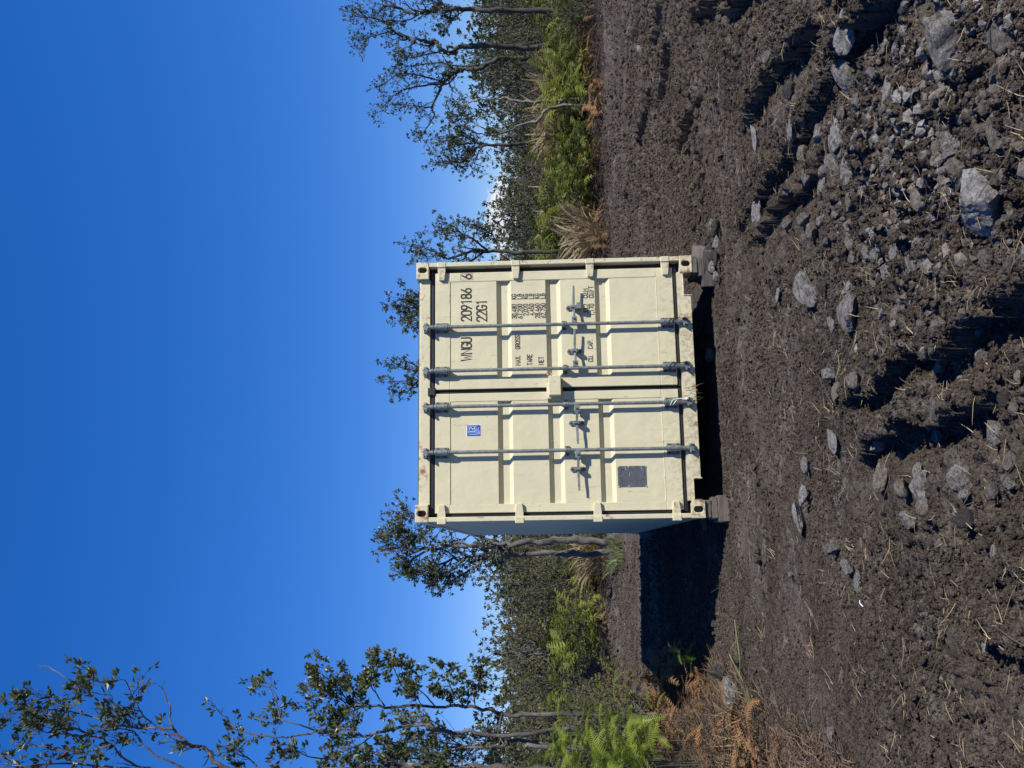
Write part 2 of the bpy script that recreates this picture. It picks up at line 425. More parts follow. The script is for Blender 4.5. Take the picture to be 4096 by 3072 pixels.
# ------------------------------------------------------------------ lettering: rounded gothic strokes
_O = [(0, .25), (0, .75), (.13, .93), (.5, 1), (.87, .93), (1, .75), (1, .25), (.87, .07), (.5, 0), (.13, .07), (0, .25)]
_6 = [(.80, 1), (.22, .5), (0, .28), (.12, .07), (.5, 0), (.88, .07), (1, .28), (.88, .5), (.5, .58), (.2, .5)]
GLY = {'0': [_O], 'O': [_O], '1': [[(.2, .84), (.55, 1), (.55, 0)]], '2': [[(0, .76), (.12, .93), (.5, 1), (.88, .93), (1, .75), (.9, .56), (0, 0), (1, 0)]],
 '3': [[(0, .85), (.2, .97), (.5, 1), (.88, .93), (.95, .75), (.85, .58), (.42, .53), (.9, .45), (1, .25), (.88, .07), (.5, 0), (.15, .05), (0, .18)]],
 '4': [[(.74, 0), (.74, 1), (0, .28), (1, .28)]], '5': [[(.92, 1), (.14, 1), (.08, .55), (.5, .62), (.88, .52), (1, .3), (.88, .07), (.5, 0), (.12, .06), (0, .2)]],
 '6': [_6], '9': [[(1 - a, 1 - b) for a, b in _6]], '7': [[(0, 1), (1, 1), (.35, 0)]],
 '8': [[(.5, .53), (.12, .6), (.05, .77), (.15, .95), (.5, 1), (.85, .95), (.95, .77), (.88, .6), (.5, .53)], [(.5, .53), (.1, .45), (0, .25), (.12, .06), (.5, 0), (.88, .06), (1, .25), (.9, .45), (.5, .53)]],
 'A': [[(0, 0), (.5, 1), (1, 0)], [(.2, .33), (.8, .33)]], 'B': [[(.02, .53), (.02, 1), (.6, 1), (.92, .9), (.95, .75), (.86, .58), (.55, .53), (.02, .53), (.02, 0), (.6, 0), (.93, .09), (1, .26), (.9, .45), (.55, .53)]],
 'C': [[(1, .76), (.88, .93), (.5, 1), (.12, .93), (0, .75), (0, .25), (.12, .07), (.5, 0), (.88, .07), (1, .24)]], 'D': [[(0, 0), (0, 1), (.6, 1), (.9, .88), (1, .65), (1, .35), (.9, .12), (.6, 0), (0, 0)]],
 'E': [[(1, 1), (0, 1), (0, 0), (1, 0)], [(0, .52), (.8, .52)]], 'F': [[(1, 1), (0, 1), (0, 0)], [(0, .52), (.8, .52)]],
 'G': [[(1, .78), (.88, .94), (.5, 1), (.12, .94), (0, .75), (0, .25), (.12, .06), (.5, 0), (.88, .06), (1, .22), (1, .45), (.55, .45)]],
 'I': [[(.5, 0), (.5, 1)]], 'K': [[(0, 0), (0, 1)], [(.95, 1), (.02, .42)], [(.3, .58), (1, 0)]], 'L': [[(0, 1), (0, 0), (1, 0)]],
 'M': [[(0, 0), (0, 1), (.5, .35), (1, 1), (1, 0)]], 'N': [[(0, 0), (0, 1), (1, 0), (1, 1)]], 'P': [[(0, 0), (0, 1), (.6, 1), (.92, .9), (1, .75), (.92, .57), (.6, .48), (0, .48)]],
 'R': [[(0, 0), (0, 1), (.6, 1), (.92, .9), (1, .75), (.92, .58), (.6, .5), (0, .5)], [(.5, .5), (1, 0)]],
 'S': [[(1, .8), (.88, .94), (.5, 1), (.12, .94), (.02, .76), (.15, .6), (.85, .42), (1, .25), (.88, .06), (.5, 0), (.12, .06), (0, .2)]],
 'T': [[(0, 1), (1, 1)], [(.5, 1), (.5, 0)]], 'U': [[(0, 1), (0, .25), (.12, .07), (.5, 0), (.88, .07), (1, .25), (1, 1)]],
 'W': [[(0, 1), (.23, 0), (.5, .72), (.77, 0), (1, 1)]], 'X': [[(0, 0), (1, 1)], [(0, 1), (1, 0)]],
 '.': [[(.35, .0), (.35, .09)]], ',': [[(.4, .08), (.4, 0), (.25, -.13)]]}
def ribbon(mb, pts, w, y, place):
    """flat stroke; place maps (a,b) -> (x,z)"""
    P = np.array([place(a, b) for a, b in pts]); k = len(P)
    closed = np.allclose(P[0], P[-1])
    if closed: P = P[:-1]; k -= 1
    n = k if closed else k - 1
    D = np.array([P[(i + 1) % k] - P[i] for i in range(n)]); D /= np.linalg.norm(D, axis=1, keepdims=True) + 1e-9
    N = np.stack([-D[:, 1], D[:, 0]], 1)
    L, R = [], []
    for i in range(k):
        if closed: a, b = N[i - 1], N[i]
        else: a, b = N[max(i - 1, 0)], N[min(i, n - 1)]
        m = a + b; m = m / (np.linalg.norm(m) + 1e-9); s = min(1.6, 1 / max(.35, float(m @ a)))
        e = np.zeros(2)
        if not closed and i == 0: e = -D[0] * w * .35
        if not closed and i == k - 1: e = D[-1] * w * .35
        L.append(P[i] + e + m * s * w / 2); R.append(P[i] + e - m * s * w / 2)
    v = [(p[0], y, p[1]) for p in L] + [(p[0], y, p[1]) for p in R]
    q = [(i, (i + 1) % k, k + (i + 1) % k, k + i) for i in range(n)]
    mb.add(v, q)
def text(mb, s, x, z, h, cw, gap, w, y, vertical=False):
    """s left-aligned at (x,z); h cap height, cw glyph width"""
    cx = 0.0; lay = 0
    for ch in s:
        if ch == ' ': cx += cw + gap; continue
        g = cw * (.12 if ch in '.,' else .45 if ch == 'I' else 1.25 if ch in 'MW' else 1.0)
        for st in GLY[ch]:
            pl = (lambda a, b, c=cx, gg=g: (x + c + a * gg, z + b * h)) if not vertical else (lambda a, b, c=cx, gg=g: (x - b * h, z + c + a * gg))
            ribbon(mb, st, w, y - .0002 * (lay % 3), pl); lay += 1
        cx += g + gap
    return cx - gap

# ------------------------------------------------------------------ ground: one sheet to the horizon
def axis_x():
    a = list(np.arange(0, 2.6, .0105)); s = .0105
    while a[-1] < 12:
        s = min(s * 1.012, .045); a.append(a[-1] + s)
    while a[-1] < 900:
        s *= 1.35; a.append(a[-1] + s)
    return np.array([-v for v in a[:0:-1]] + a)
def axis_y():
    a = [2.4]
    while a[-1] < 30: a.append(a[-1] + .0042 * a[-1])
    s = .15
    while a[-1] < 1500:
        s *= 1.3; a.append(a[-1] + s)
    b = [2.4]; s = .03
    while b[-1] > -60:
        s *= 1.4; b.append(b[-1] - s)
    return np.array(b[:0:-1] + a)
ax, ay = axis_x(), axis_y()
GX, GY = np.meshgrid(ax, ay)
GZ = height(GX, GY)
nr, nc = GX.shape
i, j = np.meshgrid(np.arange(nr - 1), np.arange(nc - 1), indexing='ij')
b0 = i * nc + j
gm = MB().add(np.stack([GX, GY, GZ], -1), np.stack([b0, b0 + 1, b0 + nc + 1, b0 + nc], -1).reshape(-1, 4))
ground = kind(gm.build('ground', M_SOIL, smooth=True), 'structure')

# ------------------------------------------------------------------ shipping container
box_root = thing('shipping_container', 'cream twenty-foot steel shipping container with closed double doors, standing on timber blocks', 'shipping container', tuple(C_POS), C_YAW)
def casting(x0, x1, z0, z1, y0, y1, front, mat):
    """corner casting with a slotted hole in its front (or back) face"""
    mb = MB(); cx, cz = (x0 + x1) / 2 + (.0 if x0 < 1 else .005), (z0 + z1) / 2
    n = 24; hw, hh = .0265, .041
    ang = np.arange(n) * 2 * math.pi / n
    hole = []
    for a in ang:
        c, s = math.cos(a), math.sin(a)
        hole.append((cx + hw * c, cz + (hh - hw) * (1 if s > 1e-6 else -1 if s < -1e-6 else 0) + hw * s))
    outer = []
    for a in ang:
        c, s = math.cos(a), math.sin(a)
        k = min((x1 - x0) / 2 / max(abs(c), 1e-6), (z1 - z0) / 2 / max(abs(s), 1e-6))
        outer.append(((x0 + x1) / 2 + c * k, cz + s * k))
    # square the corners
    for cxr, czr in ((x1, z1), (x0, z1), (x0, z0), (x1, z0)):
        d = [math.hypot(o[0] - cxr, o[1] - czr) for o in outer]; outer[int(np.argmin(d))] = (cxr, czr)
    yf, yb = (y0, y1) if front else (y1, y0)
    sg = 1 if front else -1
    v = [(p[0], yf, p[1]) for p in outer] + [(p[0], yf, p[1]) for p in hole] + [(p[0], yf + sg * .022, p[1]) for p in hole] + [(p[0], yb, p[1]) for p in outer]
    q = []
    for i in range(n):
        k = (i + 1) % n
        q += [(i, k, n + k, n + i), (n + i, n + k, 2 * n + k, 2 * n + i), (i, 3 * n + i, 3 * n + k, k)]
    mb.add(v, q)
    v2 = [(x0 + .012, yf + sg * .022, z0 + .012), (x1 - .012, yf + sg * .022, z0 + .012), (x1 - .012, yf + sg * .022, z1 - .012), (x0 + .012, yf + sg * .022, z1 - .012)]
    mb.box(x0 + .01, x1 - .01, min(yf + sg * .12, yb), max(yf + sg * .12, yb), z0 + .01, z1 - .01)
    o = mb.build('corner_casting', mat, box_root, bevel=.006)
    o['label'] = 'rust-stained corner casting with a slotted hole'
    return o
for (x0, x1) in ((0, .158), (2.272, CW)):
    for (z0, z1) in ((0, .118), (CH - .118, CH)):
        casting(x0, x1, z0, z1, 0, .178, True, M_PAINT_R)
        casting(x0, x1, z0, z1, CL - .178, CL, False, M_PAINT_R)
# header, sill, posts
hd = MB().box(.158, 2.272, .045, .13, 2.463, 2.556).box(.158, 2.272, .055, .178, 2.556, 2.566)
hd.build('header', M_PAINT_E, box_root, bevel=.004)
MB().box(.158, 2.272, .060, .50, 2.5665, 2.574).build('roof_edge', M_UNDER, box_root)
sl = MB().prism([(.352, .026), (2.061, .026), (2.061, .092), (2.28, .092), (2.28, .146), (.158, .146), (.158, .092), (.352, .092)], 'y', .012, .10)
sl.q = sl.q[:1]; sl.t = []      # redo the caps as clean quads
P8 = [(.352, .026), (2.061, .026), (2.061, .092), (2.28, .092), (2.28, .146), (.158, .146), (.158, .092), (.352, .092)]
for y_ in (.012, .10):
    for r in ((.352, 2.061, .026, .092), (.158, 2.28, .092, .146)):
        sl.add([(r[0], y_, r[2]), (r[1], y_, r[2]), (r[1], y_, r[3]), (r[0], y_, r[3])], [(0, 1, 2, 3)])
sill = sl.build('door_sill', M_PAINT_E, box_root)
for xl, xr, xm in ((.164, .356, .356), (2.057, 2.27, 2.057)):
    lip = MB().box(xm - .005, xm + .005, .006, .11, .014, .095).box(xl, xr, .006, .11, .088, .0945)
    xo = xl + xr - xm
    lip.box(xo - .004, xo + .004, .006, .11, .02, .09)
    lip.build('pocket_lip', M_PAINT_R, box_root, bevel=.002)
for xa, xb in ((.004, .046), (2.392, 2.434)):
    MB().box(xa, xb, .006, .15, .118, CH - .118).build('corner_post', M_PAINT_E, box_root, bevel=.005)
MB().box(.046, 2.392, .105, .13, .10, 2.47).build('gap_shade_plate', M_GAP_SHADE, box_root)  # backing plate coloured dark so the gaps round the doors look black
# side walls: trapezoid corrugations
def side_wall(x, sgn):
    prof = []; y = .15
    while y < CL - .20:
        prof += [(0, y), (0, y + .07), (.036, y + .14), (.036, y + .21)]; y += .28
    prof.append((0, CL - .15))
    mb = MB(); v = []; q = []
    for k, (d, yy) in enumerate(prof):
        v += [(x + sgn * (.012 + d), yy, .155), (x + sgn * (.012 + d), yy, CH - .06)]
        if k: q.append((2 * k - 2, 2 * k, 2 * k + 1, 2 * k - 1))
    mb.add(v, q)
    mb.build('side_wall', M_PAINT, box_root)
    xa, xb = sorted((x + sgn * .004, x + sgn * .06))
    MB().box(xa, xb, .178, CL - .178, CH - .075, CH - .012).build('top_rail', M_PAINT_E, box_root, bevel=.004)
    xa, xb = sorted((x + sgn * .002, x + sgn * .05))
    MB().box(xa, xb, .178, CL - .178, .030, .165).build('bottom_rail', M_PAINT_E, box_root, bevel=.004)
side_wall(0, 1); side_wall(CW, -1)
MB().box(.05, CW - .05, .15, CL - .05, CH - .04, CH - .02).build('roof', M_PAINT, box_root)
MB().box(.012, CW - .012, CL - .05, CL - .01, .03, CH - .02).build('end_wall', M_PAINT, box_root)
fl = MB().box(.05, CW - .05, .11, CL - .05, .125, .155)
for k in range(14):
    y = .35 + k * .4; fl.box(.05, CW - .05, y, y + .05, .035, .125)
fl.build('floor_frame', M_UNDER, box_root)

# doors
YF, YP = .040, .0445
GROOVES = [(1.838, 1.800, 1.735, 1.700), (1.376, 1.338, 1.272, 1.236), (.915, .877, .812, .776)]
ZT, ZB = 2.415, .184
def door(x0, x1, xi0, xi1, rods, sgn, label):
    fr = MB().box(x0, x1, YF, .098, 2.279, ZT).box(x0, x1, YF, .098, ZB, .338)
    fr.box(x0, xi0, YF, .098, .338, 2.279).box(xi1, x1, YF, .098, .338, 2.279)
    d = fr.build('door', M_PAINT, box_root, bevel=.005)
    d['label'] = label
    prof = [(YP, 2.277)]
    for a, b, c, e in GROOVES: prof += [(YP, a), (YP + .036, b), (YP + .036, c), (YP, e)]
    prof += [(YP, .340)]
    v = []; q = []
    for k, (y, z) in enumerate(prof):
        v += [(xi0 + .001, y, z), (xi1 - .001, y, z)]
        if k: q.append((2 * k - 2, 2 * k - 1, 2 * k + 1, 2 * k))
    MB().add(v, q).build('panel', M_PAINT, d)
    # weld beads round the panel
    for a, b in (((xi0, 2.279), (xi1, 2.279)), ((xi0, .339), (xi1, .339))):
        wb = MB().tube([(a[0], YF + .002, a[1]), ((a[0] + b[0]) / 2, YF + .002, a[1]), (b[0], YF + .002, b[1])], .004, 6)
        wb.build('weld_bead', M_PAINT_E, d, smooth=True)
    # rubber gasket round the leaf
    gk = MB()
    for yy, wd in ((.058, 0), (.052, .012)):
        gk.box(x0 - .012, x1 + .012, yy, yy + .03, ZT + .002 + wd, 2.4615 - wd)
        gk.box(x0 - .012, x1 + .012, yy, yy + .03, .1475 + wd, ZB - .002 - wd)
    for xa, xb in ((x0 - (.031 if sgn < 0 else .0185), x0 - .001), (x1 + .001, x1 + (.052 if sgn > 0 else .0185))):
        yo = .030 if (sgn > 0 and xb > x1 + .03) else 0
        gk.box(xa, xb, .066 + yo, .097 + yo * .2, .19, ZT)
        if not yo: gk.box(xa + .008, xb - .006, .058, .067, .20, ZT - .01)
    gk.build('gasket', M_RUBBER, d, bevel=.003)
    # hinges
    for zc in (2.352, 1.652, .953, .252):
        xe = x1 if sgn > 0 else x0
        X = lambda t: xe + sgn * t
        h = MB().prism([(X(.060), zc - .038), (X(.060), zc + .038), (X(.0), zc + .036), (X(-.078), zc + .026), (X(-.078), zc - .026), (X(.0), zc - .036)], 'y', .010, YF + .002)
        xa, xb = sorted((X(.046), X(.098))); h.box(xa, xb, .000, .05, zc - .040, zc + .040)
        hg = h.build('hinge', M_PAINT_E, d, bevel=.005)
    # locking bars
    for k, rx in enumerate(rods):
        rb = MB().cyl((rx, -.014), .0165, .14, 2.47, 'z', 16)
        for zz in (2.43, 2.285, .19, .318): rb.cyl((rx, -.014), .023, zz - .005, zz + .005, 'z', 16)
        rb.cyl((rx, -.014), .0205, 2.425, 2.475, 'z', 16).cyl((rx, -.014), .0205, .118, .185, 'z', 16)
        rb.build('locking_bar', M_GALV, d, smooth=False, bevel=.0)
        for za, zb in ((2.294, 2.413), (.192, .312)):
            br = MB()
            br.cyl((rx, -.014), .0265, za, zb, 'z', 18)
            br.box(rx - .050, rx + .050, YF - .012, YF - .001, za, zb)
            br.box(rx - .0265, rx + .0265, -.014, YF - .004, za, zb)
            br.build('bar_bracket', M_GALV, d, bevel=.002)
        br = MB(); za, zb = 1.189, 1.231
        br.cyl((rx, -.014), .0215, za, zb, 'z', 16).box(rx - .0215, rx + .0215, -.014, YF - .004, za, zb)
        br.box(rx - .044, rx + .044, YF - .010, YF + .004, za, zb)
        br.build('bar_bracket', M_GALV, d, bevel=.002)
        bo = MB()
        for zz in (2.318, 2.390, .216, .288):
            for s in (-1, 1): bo.cyl((rx + s * .0385, zz), .0085, YF - .020, YF - .010, 'y', 8)
            bo.cyl((rx, zz), .0055, -.0412, -.038, 'y', 8)  # no bolt: dark disc painted in for the shade of a collar hole
        for s in (-1, 1): bo.cyl((rx + s * .034, 1.21), .008, YF - .018, YF - .008, 'y', 8)
        bo.cyl((rx, 1.21), .0055, -.0362, -.033, 'y', 8)  # same dark disc for a hole's shade on the middle clamp
        kind(bo.build('bolts_and_hole_shade', M_BOLT_HOLE, d), 'stuff')
        # cams and keepers at both ends
        for ze, up in ((2.475, 1), (.118, -1)):
            cm = MB()
            star = [(-.010, 0), (-.034, .004), (-.040, .018), (-.024, .022), (-.030, .040), (-.016, .046), (-.008, .032), (.004, .050), (.014, .044), (.010, .028), (.030, .034), (.036, .020), (.022, .014), (.032, .000), (.012, -.004)]
            cm.prism([(rx + a, ze + up * b) for a, b in star], 'y', -.036, -.016)
            cm.prism([(rx + .7 * a, ze + up * (b * .8 + .004)) for a, b in star], 'y', -.016, .006)
            cm.build('cam', M_GALV, d)
            kp = MB(); ys = .043 if up > 0 else .010
            for s in (-1, 1):
                xa, xb = sorted((rx + s * .020, rx + s * .040))
                za, zb = sorted((ze + up * .006, ze + up * .040))
                kp.box(xa, xb, -.020, ys, za, zb)
                kp.box(xa, xb, -.045, -.020, *sorted((ze + up * .006, ze + up * .018)))
            za, zb = sorted((ze + up * .002, ze + up * .048)); kp.box(rx - .042, rx + .042, ys - .008, ys, za, zb)
            kp.build('cam_keeper', M_GALV, box_root, bevel=.002)
        # handle
        X = lambda t: rx + sgn * t
        hd_ = MB()
        xa, xb = sorted((X(.008), X(.068))); hd_.box(xa, xb, -.032, .004, 1.089, 1.139)
        pts = [(X(.055), -.026, 1.114), (X(.10), -.020, 1.115), (X(.16), -.012, 1.117), (X(.23), -.014, 1.117), (X(.30), -.018, 1.115), (X(.365), -.018, 1.113)]
        P = np.array(pts)
        hh = [.013, .011, .010, .012, .011, .009]; yy = [.006, .005, .004, .004, .004, .004]
        v = []; q = []
        for m_ in range(len(P)):
            for dz, dy in ((-1, -1), (1, -1), (1, 1), (-1, 1)): v.append(P[m_] + np.array([0, dy * yy[m_], dz * hh[m_]]))
            if m_:
                a = 4 * m_
                q += [(a - 4 + w, a - 4 + (w + 1) % 4, a + (w + 1) % 4, a + w) for w in range(4)]
        q += [(0, 1, 2, 3), (len(v) - 4, len(v) - 1, len(v) - 2, len(v) - 3)]
        hd_.add(v, q)
        hd_.build('handle', M_GALV, d, bevel=.002)
        rt = MB(); xc = X(.168)
        lobe = [(xc + .024 * math.cos(a), 1.165 + .024 * math.sin(a)) for a in np.linspace(-.4, math.pi + .4, 11)]
        rt.prism(lobe + [(xc - .020, 1.128), (xc + .020, 1.128)], 'y', YP - .014, YP - .002)
        lobe = [(xc + .022 * math.cos(a), 1.070 + .022 * math.sin(a)) for a in np.linspace(math.pi - .4, 2 * math.pi + .4, 11)]
        rt.prism(lobe + [(xc + .018, 1.104), (xc - .018, 1.104)], 'y', YP - .014, YP - .002)
        rt.box(xc - .016, xc + .016, -.024, YP - .012, 1.130, 1.140).box(xc - .015, xc + .015, -.024, YP - .012, 1.088, 1.098)
        rt.box(xc - .012, xc + .012, -.032, -.024, 1.094, 1.150)
        if k == 1 and sgn > 0: rt.box(xc - .022, xc + .034, -.030, .03, 1.046, 1.090)
        rt.build('handle_catch', M_GALV, d, bevel=.002)
        b2 = MB().cyl((xc, 1.168), .009, YP - .024, YP - .012, 'y', 8).cyl((xc, 1.068), .009, YP - .024, YP - .012, 'y', 8).cyl((X(.045), 1.114), .009, -.040, -.030, 'y', 8)
        kind(b2.build('handle_bolts', M_BOLT_HOLE, d), 'stuff')
    return d
door_l = door(.080, 1.176, .157, 1.097, (.625, 1.045), -1, 'plain door leaf with blue certification sticker and grey data plate')
door_r = door(1.215, 2.338, 1.325, 2.249, (1.380, 1.797), 1, 'door leaf with black container number and weight lettering')
# lock box over the meeting line
lb = MB().box(1.125, 1.305, -.062, YF - .002, 1.254, 1.366)
lb.build('lock_box', M_PAINT, door_r, bevel=.006)
MB().box(1.108, 1.300, YF - .010, YF - .003, 1.240, 1.385).build('lock_box_flange', M_PAINT_E, door_r, bevel=.003)
# gasket flare at the head of the meeting line
MB().prism([(1.160, 2.4165), (1.236, 2.4165), (1.226, 2.462), (1.238, 2.482), (1.158, 2.482), (1.168, 2.462)], 'y', .030, .0445).build('gasket_flap', M_RUBBER, door_r)
# seal wires round the bar ends
rs = np.random.RandomState(3)
for rx, z0, m, dd in ((1.797, .26, M_RUBBER, door_r), (1.380, .27, M_RUBBER, door_r), (1.045, .27, M_WHITE, door_l)):
    w = MB()
    for k in range(2):
        a = np.linspace(0, 5.6, 14) + k
        pts = np.stack([rx + .030 * np.cos(a), -.014 + .030 * np.sin(a), z0 - .05 + .012 * k + .05 * np.sin(a * .5 + k)], 1)
        w.tube(pts, .003, 5)
    w.tube([(rx + .02, -.042, z0 - .03), (rx + .026, -.048, z0 - .10), (rx + .02, -.046, z0 - .14)], .004, 5)
    w.cyl((rx + .022, -.050), .010, z0 - .165, z0 - .135, 'z', 10)
    w.build('seal_wire', m, dd, smooth=True)
# yellow wire hook above the lock box
MB().tube([(1.33, -.002, 1.375), (1.322, -.012, 1.368), (1.312, -.016, 1.352), (1.318, -.018, 1.338), (1.332, -.016, 1.335), (1.338, -.012, 1.345)], .004, 6).build('wire_hook', simple('yellow_wire', (.55, .42, .12), .5), door_r, smooth=True)
# lettering
YT = YP - .0012; YL = YF - .0012
def words(name, s_, x, z, h, cw, gap, w, y=YT):
    T = MB(); text(T, s_, x, z, h, cw, gap, w, y); T.build(name, M_INK, door_r)
words('owner_code', 'WNGU', 1.487, 2.076, .094, .042, .0125, .0145)
words('serial_number', '209186', 1.868, 2.076, .094, .041, .0135, .0145)
words('size_code', '22G1', 1.861, 1.932, .094, .041, .0135, .0145)
T = MB()
text(T, '6', 2.277, 2.072, .090, .042, .01, .0145, YL)
ribbon(T, [(2.266, 2.060), (2.266, 2.174), (2.330, 2.174), (2.330, 2.060), (2.266, 2.060)], .003, YL, lambda a, b: (a, b))
T.build('check_digit', M_INK, door_r)
SM = (.043, .0185, .0085, .0074)
for k, (a, b) in enumerate((('30,480', 'KG'), ('67,200', 'LB'), ('2,020', 'KG'), ('4,450', 'LB'), ('28,460', 'KG'), ('62,750', 'LB'))):
    z = 1.651 - k * .0542
    wdt = text(MB(), a, 0, 0, .043, .0185, .0085, .006, 0)
    words('weight_figure', a, 2.016 - wdt, z, *SM); words('weight_unit', b, 2.068, z, *SM)
for w_, x, z in (('MAX.', 1.431, 1.624), ('GROSS', 1.586, 1.624), ('TARE', 1.431, 1.515), ('NET', 1.432, 1.408), ('33.2', 1.916, .980), ('CU.M', 2.062, .980), ('1,170', 1.890, .926), ('CU.FT', 2.062, .926), ('CU.', 1.450, .950), ('CAP.', 1.572, .950)):
    words('marking_word', w_, x, z, *SM)
# certification sticker
SX, SZ, SW, SH = .774, 1.993, .107, .132
st = MB().box(SX, SX + SW, YP - .0012, YP - .0002, SZ, SZ + SH).build('sticker', M_WHITE, door_l)
MB().add([(SX + .003, YP - .0018, SZ + .004), (SX + SW - .003, YP - .0018, SZ + .004), (SX + SW - .003, YP - .0018, SZ + SH - .004), (SX + .003, YP - .0018, SZ + SH - .004)], [(0, 1, 2, 3)]).build('sticker_field', M_BLUE, door_l)
T = MB(); fx = lambda a, b: (SX + a * SW, SZ + SH * (1 - b)); ys = YP - .0024
ribbon(T, [(.31, .10), (.31, .66), (.885, .66), (.885, .10), (.31, .10)], .0022, ys, fx)
ribbon(T, [(.44, .18), (.44, .575), (.69, .575)], .0048, ys, fx)
ribbon(T, [(.56, .20), (.70, .20), (.775, .255), (.775, .32), (.72, .375), (.60, .40), (.79, .585)], .0048, ys, fx)
text(T, 'CERTIFIED', SX + .215 * SW, SZ + SH * .335, .0075, .0052, .0026, .0015, ys, vertical=True)
for z, a, b in ((.735, .146, .62), (.815, .16, .78), (.895, .16, .475)):
    x = a
    while x < b:
        ribbon(T, [(x, z), (x + .045, z)], .0030 if (int(x * 40) % 3) else .0018, ys, fx); x += .062
kind(T.build('sticker_print', M_WHITE, door_l), 'stuff')
# grey data plate
PX, PZ, PW, PH = .289, .505, .189, .257
MB().box(PX, PX + PW, YP - .004, YP - .0005, PZ, PZ + PH).build('data_plate', M_PLATE, door_l, bevel=.0012)
T = MB(); rr = random.Random(4); yl = YP - .0046
z = PZ + PH - .022
for k in range(17):
    x = PX + .012 + (0 if k % 4 else .012); big = k < 3
    while x < PX + PW - .018:
        wd = rr.uniform(.004, .016)
        if rr.random() < .75: ribbon(T, [(x, z), (x + wd, z)], .0075 if big else .0034, yl, lambda a, b: (a, b))
        x += wd + rr.uniform(.003, .008)
    z -= .0165 if big else .0131
kind(T.build('plate_print', simple('plate_ink', (.045, .048, .05), .6), door_l), 'stuff')
T = MB()
for x, z, w in ((.445, .690, .026), (.385, .655, .034), (.437, .545, .040), (.455, .552, .010)):
    ribbon(T, [(x, z), (x + w, z)], .0045, YP - .0048, lambda a, b: (a, b))
kind(T.build('stamped_data', simple('plate_bare', (.42, .44, .45), .4, .4), door_l), 'stuff')
T = MB()
for x in (PX + .006, PX + PW - .006):
    for z in (PZ + .006, PZ + PH * .62, PZ + PH - .006): T.cyl((x, z), .006, YP - .008, YP - .003, 'y', 8)
kind(T.build('rivets', M_PAINT, door_l), 'stuff')

# ------------------------------------------------------------------ timber under the castings
def wood_material(name, c0, c1):
    t = NT(name); p = t.pos()
    g = t.noise(14, 5, .6, p, (.25, 3.0, 3.0)); k = t.noise(3, 4, .6, p)
    col = t.mix(t.ramp(g, [(.3, 0), (.7, 1)]), c0, c1)
    col = t.mix(t.ramp(k, [(.45, 0), (.75, .6)]), col, (.05, .042, .036))
    t.base(col); t.set(Roughness=.85); t.bump(g, .6, .006); return t.m
M_WRED = wood_material('reddish_timber', (.095, .075, .060), (.20, .165, .138))
M_WGREY = wood_material('grey_board', (.085, .075, .06), (.20, .175, .14))
def c2w(x, y, z):
    c, s = math.cos(C_YAW), math.sin(C_YAW)
    return (C_POS[0] + x * c - y * s, C_POS[1] + x * s + y * c, C_POS[2] + z)
def timber(name, label, cat, sx, sy, sz, x, y, z, rz, mat, group=None, cham=.006, seed=0):
    rs_ = np.random.RandomState(seed)
    bm = bmesh.new(); bmesh.ops.create_cube(bm, size=1)
    bmesh.ops.scale(bm, vec=(sx, sy, sz), verts=bm.verts)
    bmesh.ops.bevel(bm, geom=bm.edges[:], offset=cham, segments=2, affect='EDGES')
    bmesh.ops.subdivide_edges(bm, edges=[e for e in bm.edges if e.calc_length() > .08], cuts=3, use_grid_fill=True)
    for v in bm.verts: v.co += Vector(rs_.normal(0, .0012, 3))
    me = bpy.data.meshes.new(name); bm.to_mesh(me); bm.free()
    o = obj(name, me, mat)
    o.location = c2w(x, y, z); o.rotation_euler = (0, 0, C_YAW + rz)
    return tag(o, label, cat, group)
ZG = -C_POS[2]
# right front corner: two packing boards over a big timber set askew
timber('timber_block', 'large weathered brown timber block under the right front corner, on grey rubble', 'timber block', .34, .62, .118, 2.42, .26, ZG + .062, -.42, M_WRED, cham=.007, seed=1)
timber('packing_board', 'lower greyish packing board on the large right-hand timber block', 'board', .17, .30, .040, 2.34, .16, ZG + .141, -.10, M_WGREY, seed=2)
timber('packing_board', 'upper packing board wedged against the right front corner casting', 'board', .165, .30, .050, 2.345, .155, ZG + .187, .02, M_WGREY, seed=3)
# left front corner
timber('timber_block', 'reddish brown timber block under the left front corner of the container', 'timber block', .235, .26, .098, .082, .13, ZG + .050, .01, M_WRED, cham=.006, seed=4)
timber('packing_board', 'lower grey packing board on the left reddish timber block', 'board', .19, .22, .056, .088, .135, ZG + .1275, .04, M_WGREY, seed=5)
timber('packing_board', 'thin upper packing board touching the left front corner casting', 'board', .158, .20, .054, .084, .125, ZG + .1835, -.02, M_WGREY, seed=6)
# rear corners, mostly in shadow
for k, x in enumerate((.12, CW - .12)):
    timber('timber_block', ('shadowed timber under the rear left corner of the container', 'timber under the rear right corner, hidden behind the container')[k], 'timber block', .26, .30, ZG * -1 - .004, x, CL - .15, ZG / 2, .06, M_WGREY, seed=7 + k)
timber('timber_offcut', 'small timber offcut lying in the shadow under the container side', 'timber offcut', .12, .05, .04, -.02, 1.05, ZG + .05, .5, M_WRED, seed=9)

